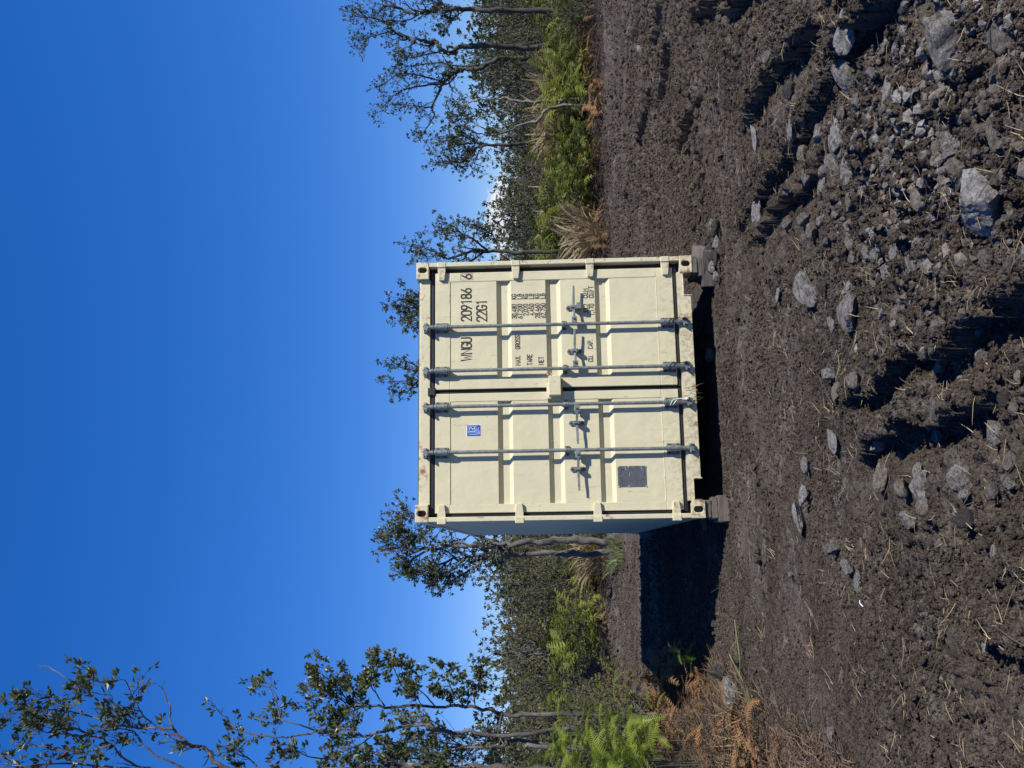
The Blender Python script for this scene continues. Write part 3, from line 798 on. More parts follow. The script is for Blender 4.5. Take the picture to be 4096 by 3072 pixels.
# ------------------------------------------------------------------ rocks
_bm = bmesh.new(); bmesh.ops.create_icosphere(_bm, subdivisions=4, radius=1)
ICO4 = np.array([v.co[:] for v in _bm.verts]); ICO4F = np.array([[v.index for v in f.verts] for f in _bm.faces]); _bm.free()
_bm = bmesh.new(); bmesh.ops.create_icosphere(_bm, subdivisions=3, radius=1)
ICO3 = np.array([v.co[:] for v in _bm.verts]); ICO3F = np.array([[v.index for v in f.verts] for f in _bm.faces]); _bm.free()
_bm = bmesh.new(); bmesh.ops.create_icosphere(_bm, subdivisions=2, radius=1)
ICO2 = np.array([v.co[:] for v in _bm.verts]); ICO2F = np.array([[v.index for v in f.verts] for f in _bm.faces]); _bm.free()
def n3(P, f, s):
    return (fbm(P[:, 0] * f + P[:, 2] * f * .7 + 5, P[:, 1] * f - P[:, 2] * f * .6 + 9, s, 4, .55) + fbm(P[:, 1] * f * .8 + 3, P[:, 2] * f + P[:, 0] * .5 * f, s + 3, 4, .55)) * .5
def rock_shape(seed, base=None, planes=13, rough=.12):
    V, Fc = (ICO3, ICO3F) if base is None else base
    rs = np.random.RandomState(seed)
    N = rs.normal(0, 1, (planes, 3)); N /= np.linalg.norm(N, axis=1, keepdims=True)
    d = rs.uniform(.52, .95, planes)
    dots = V @ N.T
    r = np.where(dots > 1e-3, d / np.maximum(dots, 1e-3), 9)
    r = np.minimum(r, 1.25)
    k = 34.0
    rm = -np.log(np.exp(-k * r).sum(1)) / k
    P = V * rm[:, None]
    P = P * (1 + rough * n3(P, 2.2, seed % 17) + rough * .5 * n3(P, 7, seed % 13))[:, None]
    m = MB().add(P, None, Fc).mesh('rock', False)
    return m
def rock_material(name, dark, pale, warm, pf, wf):
    t = NT(name); p = t.pos(); rnd = t.n('ObjectInfo').outputs['Random']
    add = t.n('VectorMath', operation='ADD'); sc = t.n('VectorMath', operation='SCALE'); sc.inputs[0].default_value = (7, 13, 5); t.l(rnd, sc.inputs['Scale']); t.l(p, add.inputs[0]); t.l(sc.outputs[0], add.inputs[1]); v = add.outputs[0]
    a = t.noise(2.6, 7, .75, v); b = t.noise(16, 6, .75, v); c = t.noise(5, 6, .7, v)
    col = t.ramp(b, [(.3, tuple(x * .6 for x in dark)), (.7, dark)])
    col = t.mix(t.ramp(a, [(pf, 0), (pf + .16, 1)]), col, t.mix(t.ramp(b, [(.35, 0), (.65, 1)]), dark, pale))
    col = t.mix(t.mix(1.0, t.ramp(c, [(wf, 0), (wf + .12, 1)]), .8, 'MULTIPLY'), col, warm)
    col = t.mix(t.ramp(t.noise(3.0, 6, .7, v), [(.49, 0), (.62, .85)]), col, (.085, .069, .056))
    t.base(col); t.set(Roughness=.9); t.b.inputs['Specular IOR Level'].default_value = .2
    t.bump(t.mix(.5, t.noise(9, 6, .7, v), t.noise(34, 5, .7, v)), .9, .05); return t.m
M_ROCKS = {'g': rock_material('lava_rock_grey', (.225, .212, .195), (.56, .535, .495), (.28, .22, .16), .40, .59),
           'w': rock_material('lava_rock_pale', (.24, .226, .208), (.70, .675, .63), (.27, .215, .165), .38, .62),
           'o': rock_material('lava_rock_lichen', (.19, .18, .165), (.42, .395, .36), (.50, .25, .09), .44, .56),
           'b': rock_material('lava_rock_brown', (.25, .215, .175), (.50, .44, .375), (.31, .24, .165), .42, .52),
           'd': rock_material('lava_rock_dark', (.085, .081, .077), (.23, .22, .21), (.15, .125, .10), .50, .62)}
M_GRAVEL = rock_material('rubble_gravel', (.155, .142, .126), (.42, .395, .36), (.20, .16, .12), .46, .52)
# (photo x, y, extent along x, extent along y, look, label)
BIG = [
 (3396, 274, 80, 190, 'g', 'long smooth grey rock lying beside the right-hand wheel rut'),
 (3467, 103, 70, 140, 'w', 'white-scarred grey rock just beyond the long smooth rock'),
 (3836, 160, 180, 185, 'g', 'big rugged grey lava boulder at the right side of the foreground'),
 (4060, 160, 80, 125, 'o', 'orange-stained lava rock at the near right edge'),
 (3985, 790, 190, 235, 'w', 'largest white-crusted lava boulder among the nearest rubble'),
 (3999, 529, 80, 90, 'g', 'square grey stone beside a tall split stone at the near edge'),
 (4069, 507, 60, 160, 'b', 'tall brownish split stone at the near edge'),
 (3915, 456, 50, 92, 'g', 'smooth blue-grey flat stone in loose soil right of the rubble'),
 (3917, 665, 105, 90, 'b', 'brown angular rock overhanging a dark hollow'),
 (3698, 497, 85, 95, 'd', 'dark rounded rock half buried above the rubble patch'),
 (3695, 678, 98, 92, 'w', 'whitish angular rock in the middle of the rubble patch'),
 (3806, 605, 70, 72, 'b', 'tan pitted rock between two grey stones'),
 (3868, 613, 62, 54, 'g', 'small neat grey stone touching the tan pitted rock'),
 (3353, 548, 62, 145, 'w', 'chalk-white scraped rock at the lip of the long rut'),
 (3326, 665, 70, 90, 'g', 'grey ledge rock left of the chalk-white scraped rock'),
 (3274, 746, 50, 84, 'g', 'pale rounded rock at the far end of the rubble patch'),
 (3535, 830, 85, 120, 'g', 'long grey slab in the left part of the rubble patch'),
 (3478, 757, 66, 64, 'b', 'brown-grey lump with a white chip on top'),
 (3420, 800, 52, 66, 'b', 'narrow pale brown stone leaning in the rubble'),
 (3738, 795, 92, 110, 'b', 'broad brown rock in front of the whitish angular rock'),
 (3863, 776, 66, 58, 'o', 'rusty round stone against the largest boulder'),
 (3806, 836, 62, 90, 'g', 'upright grey sliver beside the rusty round stone'),
 (3605, 868, 62, 66, 'b', 'sandy coloured stone at the left of the rubble patch'),
 (3676, 885, 48, 60, 'g', 'small grey stone near the sandy coloured one'),
 (3657, 30, 55, 62, 'd', 'dark stone at the right frame edge beside a pale one'),
 (3718, 27, 48, 60, 'w', 'pale stone at the right frame edge beside a dark one'),
 (3345, 860, 52, 40, 'g', 'small oval stone beyond the rubble patch'),
 (3301, 880, 40, 42, 'g', 'little stone next to the small oval stone'),
 (3528, 930, 66, 58, 'w', 'pale grey stone with a dark underside left of the rubble'),
 (3692, 1083, 46, 215, 'g', 'long thin white-edged rock ridge breaking through the soil'),
 (3751, 996, 30, 50, 'w', 'bright white chip of rock right of the thin ridge'),
 (3800, 1002, 34, 88, 'b', 'upright tan stone behind the bright white chip'),
 (4010, 1047, 68, 70, 'o', 'lichen-orange stone near the bottom centre right'),
 (3414, 1242, 32, 128, 'g', 'flat grey slab on edge in the centre soil'),
 (3885, 1339, 36, 50, 'w', 'white chalky stone on the lip of the centre rut'),
 (3834, 1636, 62, 76, 'o', 'orange-flecked rock beside the dark centre hollow'),
 (3795, 1127, 30, 42, 'w', 'small white stone below the thin ridge'),
 (3508, 1134, 36, 38, 'b', 'small pinkish stone in the soil before the container'),
 (4041, 1592, 44, 52, 'd', 'dark lump at the bottom edge of the centre'),
 (3916, 1158, 32, 46, 'b', 'reddish brown stone above the lichen-orange stone'),
 (3115, 1182, 30, 66, 'w', 'thin pale rock edge in the soil before the right door'),
 (3233, 1165, 66, 108, 'g', 'ring-shaped grey rock with a soil-filled hollow'),
 (2845, 1423, 34, 55, 'b', 'lone rounded stone at the edge of the shadow under the doors'),
 (3341, 1305, 28, 60, 'w', 'small pale slab left of the flat grey slab'),
 (3329, 1498, 66, 62, 'g', 'grey faceted rock in the centre soil'),
 (3351, 1572, 64, 84, 'b', 'soil-covered rock next to the grey faceted rock'),
 (3204, 1854, 64, 82, 'g', 'dark grey split block lying alone on scraped soil'),
 (3172, 2072, 62, 162, 'w', 'long white and grey rock flush with the scraped soil'),
 (3314, 1754, 56, 112, 'w', 'pale rock outcrop right of the dark grey split block'),
 (3162, 2301, 26, 34, 'g', 'tiny angular stone on the scraped soil at left'),
 (3058, 2274, 20, 28, 'b', 'tiny round pebble on the scraped soil at left'),
 (3689, 1970, 84, 180, 'g', 'long blue-grey rock wall with a white edge below the hollow'),
 (3851, 1915, 80, 98, 'g', 'flat grey rock with a pale sunlit rim'),
 (3990, 1730, 72, 92, 'g', 'clean light grey rock at the bottom centre'),
 (4075, 1830, 46, 82, 'b', 'tan topped rock at the bottom edge'),
 (3872, 1976, 52, 50, 'w', 'small white pitted stone under the flat grey rock'),
 (3881, 2080, 70, 78, 'd', 'dark wedge of rock over a black gap'),
 (3990, 1975, 76, 78, 'o', 'yellow-spotted brown rock near the bottom edge'),
 (3484, 1911, 110, 110, 'b', 'smooth dirt-covered hump of rock left of the centre hollow'),
 (4040, 2118, 72, 60, 'b', 'sloping dirt-covered rock near the bottom left'),
 (3417, 2329, 28, 95, 'g', 'narrow white-streaked stone sunk in soil at left'),
 (4027, 2215, 46, 70, 'w', 'white smeared stone at the bottom left of centre'),
 (3334, 2930, 40, 60, 'g', 'round grey stone beside pale dry litter'),
 (3944, 2590, 50, 66, 'w', 'crumbled white rock patch at bottom left'),
 (2883, 2690, 105, 64, 'd', 'dark flat slab of rock jutting from the fern litter'),
 (2940, 2794, 70, 150, 'g', 'grey lichened rock under dry grass beside the dark slab'),
 (2408 + 163, 0 + 2392, 20, 40, 'd', 'dark stone on the far side of the container shadow'),
 (2572, 203, 26, 34, 'w', 'single pale stone out on the smooth soil at right'),
 (2990, 560, 22, 110, 'w', 'white scraped rock patch in the rut at right'),
 (3005, 850, 36, 120, 'w', 'bright white scraped rock at the near end of the long rut'),
]
rock_pool = {}
def place_rock(px, py, ex, ey, look, label, seed, group=None, mesh=None, sink=.22):
    g = gnd(px + .25 * ex, py)
    d = g[1] / ray(px, py)[1]; d = g[1]
    sx = ey * d / FOC / 2 * 1.36; szv = ex * d / FOC / 2 * 1.3
    grz = CAM_H / d
    sz = max(szv * .95, sx * .42); sy = max(min(sx * .8, szv / max(grz, .15) * .75), sx * .4)
    if py > 1300 and mesh is None: sx *= .85; sz *= .85; sy *= .85; sink = max(sink, .26)
    me = mesh or rock_shape(seed, (ICO4, ICO4F) if ey > 90 else None)
    o = bpy.data.objects.new('lava_rock', me); COL.objects.link(o)
    if not me.materials: me.materials.append(M_ROCKS[look])
    if any(w in label for w in ('flush', 'scraped', 'ridge', 'outcrop', 'ledge', 'patch', 'thin pale', 'dirt-covered', 'soil-covered', 'sunk', 'streaked')): sz *= .5; sx *= .85; sink = max(sink, .40)
    z = hz(g[0], g[1]) + .012
    o.location = (g[0], g[1], z + sz * (.80 - 2 * sink) + .022)
    o.scale = (sx, sy, sz)
    o.rotation_euler = (random.uniform(-.15, .15), random.uniform(-.15, .15), random.uniform(-.4, .4))
    return tag(o, label, 'rock', group)
random.seed(11)
for k, (px, py, ex, ey, look, label) in enumerate(BIG):
    place_rock(px, py, ex, ey, look, label, 100 + k)
# grey rubble pushed against the right-hand timber block
rub = [rock_shape(300 + k) for k in range(5)]
for k, m in enumerate(rub): m.materials.append(M_ROCKS['g' if k % 2 else 'd'])
for k in range(16):
    px, py = random.uniform(2848, 2885), random.uniform(885, 1110)
    place_rock(px, py, random.uniform(14, 28), random.uniform(20, 48), 'g', 'ash-grey rubble stone heaped against the right timber block', 0, 'ash-grey rubble at the timber block', rub[k % 5], .12)
# small stones in the rubble and the loose soil
small = []
for k, lk in enumerate('ggwbodgwbg'):
    m = rock_shape(400 + k, None, 7 + k, .14); m.materials.append(M_ROCKS[lk]); small.append(m)
rs = np.random.RandomState(5); cnt = 0
LOOKW = ['mid grey', 'mid grey', 'whitish', 'brown', 'orange-flecked', 'dark', 'mid grey', 'whitish', 'brown', 'mid grey']
def stone_label(c):
    k = rs.randint(10); where = 'in the rubble patch at the near right' if c < 225 else 'scattered on the loose foreground soil'
    return 'small %s lava stone %s' % (LOOKW[k], where), 0, 'small %s stones %s' % (LOOKW[k], where), small[k]
while cnt < 262:
    if cnt < 225: px, py = rs.normal(3740, 210), rs.normal(650, 270)
    else: px, py = rs.uniform(3050, 4080), rs.uniform(100, 2300)
    if not (2950 < px < 4110 and -20 < py < 3060): continue
    e = rs.gamma(3.0, 13.0) + 18
    e = min(e, 85 if cnt < 225 else 42)
    place_rock(px, py, e * rs.uniform(.7, 1.1), e * rs.uniform(1, 1.5), 'g', *stone_label(cnt), .17)
    cnt += 1

# ------------------------------------------------------------------ loose clods
def clods(n, name, seed, xr, yr, smin, smax, keep, base):
    rs = np.random.RandomState(seed)
    V0, F0_ = base
    var = []
    for k in range(8):
        P = V0 * (.85 + .75 * n3(V0, 1.7, k + 2) + .55 * n3(V0, 4.5, k + 5))[:, None]; var.append(P)
    X = rs.uniform(*xr, n); Yv = yr[0] * (yr[1] / yr[0]) ** rs.rand(n)
    ok = keep(X, Yv, rs); X, Yv = X[ok], Yv[ok]; n = len(X)
    S = smin * (smax / smin) ** (rs.rand(n) ** 2.2)
    Z = height(X, Yv) + S * .25
    q = rs.normal(0, 1, (n, 4)); q /= np.linalg.norm(q, axis=1, keepdims=True)
    w, x, y, z = q.T
    R = np.stack([1 - 2 * (y * y + z * z), 2 * (x * y - z * w), 2 * (x * z + y * w), 2 * (x * y + z * w), 1 - 2 * (x * x + z * z), 2 * (y * z - x * w), 2 * (x * z - y * w), 2 * (y * z + x * w), 1 - 2 * (x * x + y * y)], 1).reshape(n, 3, 3)
    kk = rs.randint(0, 8, n)
    A = np.stack(var)[kk] * S[:, None, None] * rs.uniform(.7, 1.15, (n, 1, 3))
    A = np.einsum('nij,nvj->nvi', R, A)
    A[:, :, 2] *= .8
    A += np.stack([X, Yv, Z], 1)[:, None]
    Fq = (F0_[None] + (np.arange(n) * len(V0))[:, None, None]).reshape(-1, 3)
    return kind(MB().add(A.reshape(-1, 3), None, Fq).build(name, M_CLOD, smooth=False), 'stuff')
def cl_keep(X, Y, rs):
    inframe = np.abs(X) < .46 * Y + .15
    mm = .42 + .9 * fbm(X * .55 + 11, Y * .55 + 4, 5, 3) + .55 * sstep(0.1, 1.0, X) * sstep(8.5, 5.5, Y) + .3 * sstep(5.0, 3.6, Y) + .25 * fbm(X * 2, Y * 2, 77, 2)
    for pl, hh, reach in RUTS:
        d, p = pl_dist(X, Y, pl); mm = mm + .6 * np.exp(-((d - .08) / .14) ** 2) - .9 * np.exp(-((d + .25) / .16) ** 2)
    lx, ly = X - C_POS[0], Y - C_POS[1]; c, s = math.cos(C_YAW), math.sin(C_YAW)
    u, v = lx * c + ly * s, -lx * s + ly * c
    under = (u > -.1) & (u < CW + .1) & (v > -.1) & (v < CL + .1)
    return inframe & (rs.rand(len(X)) < np.clip(mm * 1.5 - .35, .04, 1)) & ~under
_bm = bmesh.new(); bmesh.ops.create_icosphere(_bm, subdivisions=1, radius=1)
ICO1 = np.array([v.co[:] for v in _bm.verts]); ICO1F = np.array([[v.index for v in f.verts] for f in _bm.faces]); _bm.free()
clods(6500, 'soil_clods', 21, (-2.8, 3.2), (2.7, 7.5), .009, .034, cl_keep, (ICO2, ICO2F))
def instanced(name, P, S, mat, seed, sub=1, smooth=False, rough=.55):
    """loose crumbs: one point each, an irregular lump instanced on every point by geometry nodes"""
    rs = np.random.RandomState(seed); n = len(P)
    me = bpy.data.meshes.new(name); me.vertices.add(n); me.vertices.foreach_set('co', P.astype(np.float32).ravel())
    at_ = me.attributes.new('lump_scale', 'FLOAT_VECTOR', 'POINT'); at_.data.foreach_set('vector', (S[:, None] * rs.uniform(.65, 1.25, (n, 3))).astype(np.float32).ravel())
    at_ = me.attributes.new('lump_rot', 'FLOAT_VECTOR', 'POINT'); at_.data.foreach_set('vector', rs.uniform(0, 6.28, (n, 3)).astype(np.float32).ravel())
    me.update()
    o = obj(name, me, mat)
    ng = bpy.data.node_groups.new(name + '_nodes', 'GeometryNodeTree')
    ng.interface.new_socket('Geometry', in_out='INPUT', socket_type='NodeSocketGeometry'); ng.interface.new_socket('Geometry', in_out='OUTPUT', socket_type='NodeSocketGeometry')
    N = ng.nodes; Lk = ng.links.new
    gi, go = N.new('NodeGroupInput'), N.new('NodeGroupOutput')
    ico = N.new('GeometryNodeMeshIcoSphere'); ico.inputs['Radius'].default_value = 1.0; ico.inputs['Subdivisions'].default_value = sub + 1
    nz = N.new('ShaderNodeTexNoise'); nz.inputs['Scale'].default_value = 1.5; nz.inputs['Detail'].default_value = 3
    ms = N.new('ShaderNodeMath'); ms.operation = 'MULTIPLY_ADD'; ms.inputs[1].default_value = 2.2; ms.inputs[2].default_value = -.25; Lk(nz.outputs[0], ms.inputs[0])
    ps = N.new('GeometryNodeInputPosition'); sc = N.new('ShaderNodeVectorMath'); sc.operation = 'SCALE'; Lk(ps.outputs[0], sc.inputs[0]); Lk(ms.outputs[0], sc.inputs['Scale'])
    sp_n = N.new('GeometryNodeSetPosition'); Lk(ico.outputs[0], sp_n.inputs['Geometry']); Lk(sc.outputs[0], sp_n.inputs['Position'])
    sm = N.new('GeometryNodeSetMaterial'); sm.inputs['Material'].default_value = mat; Lk(sp_n.outputs[0], sm.inputs['Geometry'])
    ip = N.new('GeometryNodeInstanceOnPoints'); Lk(gi.outputs[0], ip.inputs['Points']); Lk(sm.outputs[0], ip.inputs['Instance'])
    for an, sock in (('lump_scale', 'Scale'), ('lump_rot', 'Rotation')):
        na = N.new('GeometryNodeInputNamedAttribute'); na.data_type = 'FLOAT_VECTOR'; na.inputs['Name'].default_value = an; Lk(na.outputs[0], ip.inputs[sock])
    Lk(ip.outputs[0], go.inputs[0])
    m = o.modifiers.new('crumbs', 'NODES'); m.node_group = ng
    return kind(o, 'stuff')
def scatter(n, seed, yr, smin, smax, keep, pw=2.0):
    rs = np.random.RandomState(seed)
    Yv = yr[0] * (yr[1] / yr[0]) ** rs.rand(n); X = rs.uniform(-.46, .46, n) * Yv
    ok = keep(X, Yv, rs); X, Yv = X[ok], Yv[ok]
    S = smin * (smax / smin) ** (rs.rand(len(X)) ** pw) * (.6 + .1 * Yv)
    return np.stack([X, Yv, height(X, Yv) + S * .15], 1), S
def crumb_keep(X, Y, rs):
    mm = .70 + .9 * fbm(X * .7 + 3, Y * .7 + 8, 61, 4) + .5 * fbm(X * 3.1, Y * 3.1, 62, 3)
    mm = mm - .35 * np.exp(-((X + .7) / .9) ** 2 - ((Y - 6.2) / 1.2) ** 2)
    for pl, hh, reach in RUTS[:6]:
        d, p = pl_dist(X, Y, pl); mm = mm + .5 * np.exp(-((d - .06) / .12) ** 2) - .7 * np.exp(-((d + .22) / .12) ** 2)
    lx, ly = X - C_POS[0], Y - C_POS[1]; c, s = math.cos(C_YAW), math.sin(C_YAW); u, v = lx * c + ly * s, -lx * s + ly * c
    under = (u > .1) & (u < CW) & (v > .1) & (v < CL + 1)
    return (rs.rand(len(X)) < np.clip(mm, .08, 1)) & ~under
P_, S_ = scatter(200000, 22, (2.75, 13), .0042, .014, crumb_keep)
instanced('soil_crumbs', P_, S_, M_CLOD, 22)
def far_keep(X, Y, rs):
    lx, ly = X - C_POS[0], Y - C_POS[1]; c, s = math.cos(C_YAW), math.sin(C_YAW); u, v = lx * c + ly * s, -lx * s + ly * c
    return ~((u > -.05) & (u < CW) & (v > 0)) & (pl_dist(X, Y, BANK)[0] > -.1) & (rs.rand(len(X)) < np.clip(.6 + 1.2 * fbm(X * .6, Y * .6, 63, 4), .1, 1)) & (Y < edge_y(X) + .3)
P_, S_ = scatter(60000, 27, (9, 22), .006, .019, far_keep)
instanced('far_soil_crumbs', P_, S_, M_CLOD, 27)
def cl_far(X, Y, rs):
    lx, ly = X - C_POS[0], Y - C_POS[1]; c, s = math.cos(C_YAW), math.sin(C_YAW); u, v = lx * c + ly * s, -lx * s + ly * c
    hid = (u > -.2) & (u < CW + .1) & (v > -.2)
    pt = fbm(X * .8, Y * .8, 91, 3) + .25 * fbm(X * 3, Y * 3, 92, 2)
    return (np.abs(X) < .47 * Y) & ~hid & (rs.rand(len(X)) < np.clip(.05 + 1.8 * pt + .6 * sstep(18.5, 19.5, Y) * (X < 0), .02, 1)) & (pl_dist(X, Y, BANK)[0] > .1)
clods(13000, 'far_soil_clods', 23, (-9, 10), (6.5, 21.5), .014, .075, cl_far, (ICO1, ICO1F))
def gr_keep(X, Y, rs):
    k = np.exp(-((X - .92) / .6) ** 2 - ((Y - 3.6) / .75) ** 2)
    return (np.abs(X) < .46 * Y + .1) & (rs.rand(len(X)) < k)
gv = clods(26000, 'grey_gravel', 24, (-2, 2.6), (2.7, 7), .008, .036, gr_keep, (ICO1, ICO1F))
gv.data.materials.clear(); gv.data.materials.append(M_GRAVEL)

# ------------------------------------------------------------------ straw, roots and chaff on the soil
def straw(name, n, seed, region, lmin, lmax, rmin, rmax, mat, lift=.006, clump=0.0, tilt=.25, curl=.22):
    rs = np.random.RandomState(seed); mb = MB(); P0 = []; A = []
    while len(P0) < n:
        x, y = region(rs); a0 = rs.uniform(0, 6.28)
        for _ in range(1 + (rs.randint(2, 7) if rs.rand() < clump else 0)):
            P0.append((x + rs.normal(0, .03), y + rs.normal(0, .03))); A.append(a0 + rs.normal(0, .7))
    P0 = np.array(P0); Z = height(P0[:, 0], P0[:, 1]); m = len(P0)
    L = rs.uniform(lmin, lmax, (m, 1)) / 3
    d = np.stack([np.cos(A), np.sin(A), np.abs(rs.normal(0, tilt, m))], 1) * L
    p = np.stack([P0[:, 0], P0[:, 1], Z + lift + np.abs(rs.normal(0, .01, m))], 1); C = [p]
    for _ in range(3):
        d = d + rs.normal(0, curl, (m, 3)) * L * np.array([1, 1, .55]); p = p + d; C.append(p)
    C = np.stack(C, 1); R = rs.uniform(rmin, rmax, (m, 1, 1, 1)) * np.array([1, 1, .8, .4])[None, :, None, None]
    T_ = np.gradient(C, axis=1); T_ /= np.linalg.norm(T_, axis=2, keepdims=True) + 1e-9
    X1 = np.cross(T_, np.array([.3, .2, .93])); X1 /= np.linalg.norm(X1, axis=2, keepdims=True) + 1e-9; X2 = np.cross(T_, X1)
    ang = np.arange(3) * 2.0944
    V = C[:, :, None] + R * (np.cos(ang)[None, None, :, None] * X1[:, :, None] + np.sin(ang)[None, None, :, None] * X2[:, :, None])
    q = np.array([[i * 3 + j, i * 3 + (j + 1) % 3, (i + 1) * 3 + (j + 1) % 3, (i + 1) * 3 + j] for i in range(3) for j in range(3)])
    mb.add(V.reshape(-1, 3), (q[None] + (np.arange(m) * 12)[:, None, None]).reshape(-1, 4))
    return kind(mb.build(name, mat), 'stuff')
M_STRAW = simple('dry_straw', (.42, .32, .19), .8, 0, .5, 9)
M_STRAWD = simple('dark_root', (.09, .065, .045), .85, 0, .4, 9)
def soil_pt(rs):
    while True:
        y = 2.8 * (20 / 2.8) ** rs.rand(); x = rs.uniform(-.46, .46) * y
        if y > 7.8 and -1.6 < x < 1.3 and y < 14.5: continue
        if bank_side(x, y) < 0: continue
        return x, y
straw('straw_litter', 2600, 31, soil_pt, .02, .10, .0007, .0016, M_STRAW, .008, .3)
straw('root_litter', 260, 32, soil_pt, .08, .30, .0012, .003, M_STRAWD, .008, .2)

# ------------------------------------------------------------------ plants: materials
def leaf_material(name, c0, c1, trans=.3, rough=.45, scale=1.5, third=None):
    t = NT(name); w = t.pos('World')
    n = t.n('TexWhiteNoise', noise_dimensions='3D') if False else None
    a = t.noise(scale, 4, .7, w); b = t.noise(scale * 14, 3, .7, w)
    col = t.mix(t.ramp(t.mix(.5, a, b), [(.38, 0), (.62, 1)]), c0, c1)
    if third: col = t.mix(t.ramp(t.noise(scale * 9, 2, .6, w), [(.66, 0), (.70, 1)]), col, third)
    t.base(col); t.set(Roughness=rough); t.b.inputs['Specular IOR Level'].default_value = .35
    tr = t.n('BsdfTranslucent'); mx = t.n('MixShader'); mx.inputs[0].default_value = trans
    t.l(col, tr.inputs[0]); out = t.t.nodes['Material Output']
    t.l(t.b.outputs[0], mx.inputs[1]); t.l(tr.outputs[0], mx.inputs[2]); t.l(mx.outputs[0], out.inputs[0])
    return t.m
M_OHIA = leaf_material('ohia_leaf', (.040, .058, .024), (.135, .155, .055), .25, .36, 1.8, (.22, .06, .035))
M_OHIAF = leaf_material('far_tree_leaf', (.032, .043, .016), (.120, .125, .042), .22, .5, .3)
M_SHRUB = leaf_material('scrub_leaf', (.044, .049, .020), (.140, .138, .050), .22, .55, .35)
M_FERN = leaf_material('fern_green', (.110, .140, .018), (.320, .340, .055), .4, .5, .9)
M_FERNO = leaf_material('fern_olive', (.075, .098, .020), (.185, .200, .048), .35, .55, .9)
M_FERNBR = leaf_material('fern_brown', (.085, .048, .022), (.26, .155, .075), .2, .8, 1.4)
M_FERNB = leaf_material('fern_bright', (.130, .190, .022), (.270, .330, .045), .4, .45, 1.6)
M_FERND = leaf_material('fern_dead', (.15, .072, .030), (.36, .195, .080), .2, .8, 2.2)
M_GRASST = leaf_material('plume_grass', (.20, .15, .075), (.40, .31, .19), .3, .8, 1.2)
M_GRASSG = leaf_material('grass_blade', (.10, .14, .05), (.28, .31, .13), .3, .5, 2.0)
def bark(name, c0, c1):
    t = NT(name); w = t.pos('World')
    t.base(t.ramp(t.noise(9, 6, .7, w, (1, 1, .4)), [(.34, c0), (.66, c1)])); t.set(Roughness=.9)
    t.bump(t.noise(30, 5, .7, w, (1, 1, .3)), .8, .03); return t.m
M_BARK = bark('grey_bark', (.028, .025, .021), (.175, .16, .142))
M_BARKD = bark('dark_mossy_bark', (.030, .027, .022), (.095, .085, .070))
M_BARKP = bark('pale_bark', (.08, .072, .062), (.27, .25, .22))
M_TWIG = bark('scrub_twig', (.050, .045, .038), (.20, .185, .165))
M_LITTERD = bark('dark_fern_litter', (.030, .021, .018), (.115, .080, .066))
M_LITTER = bark('brown_fern_litter', (.060, .036, .022), (.26, .175, .105))

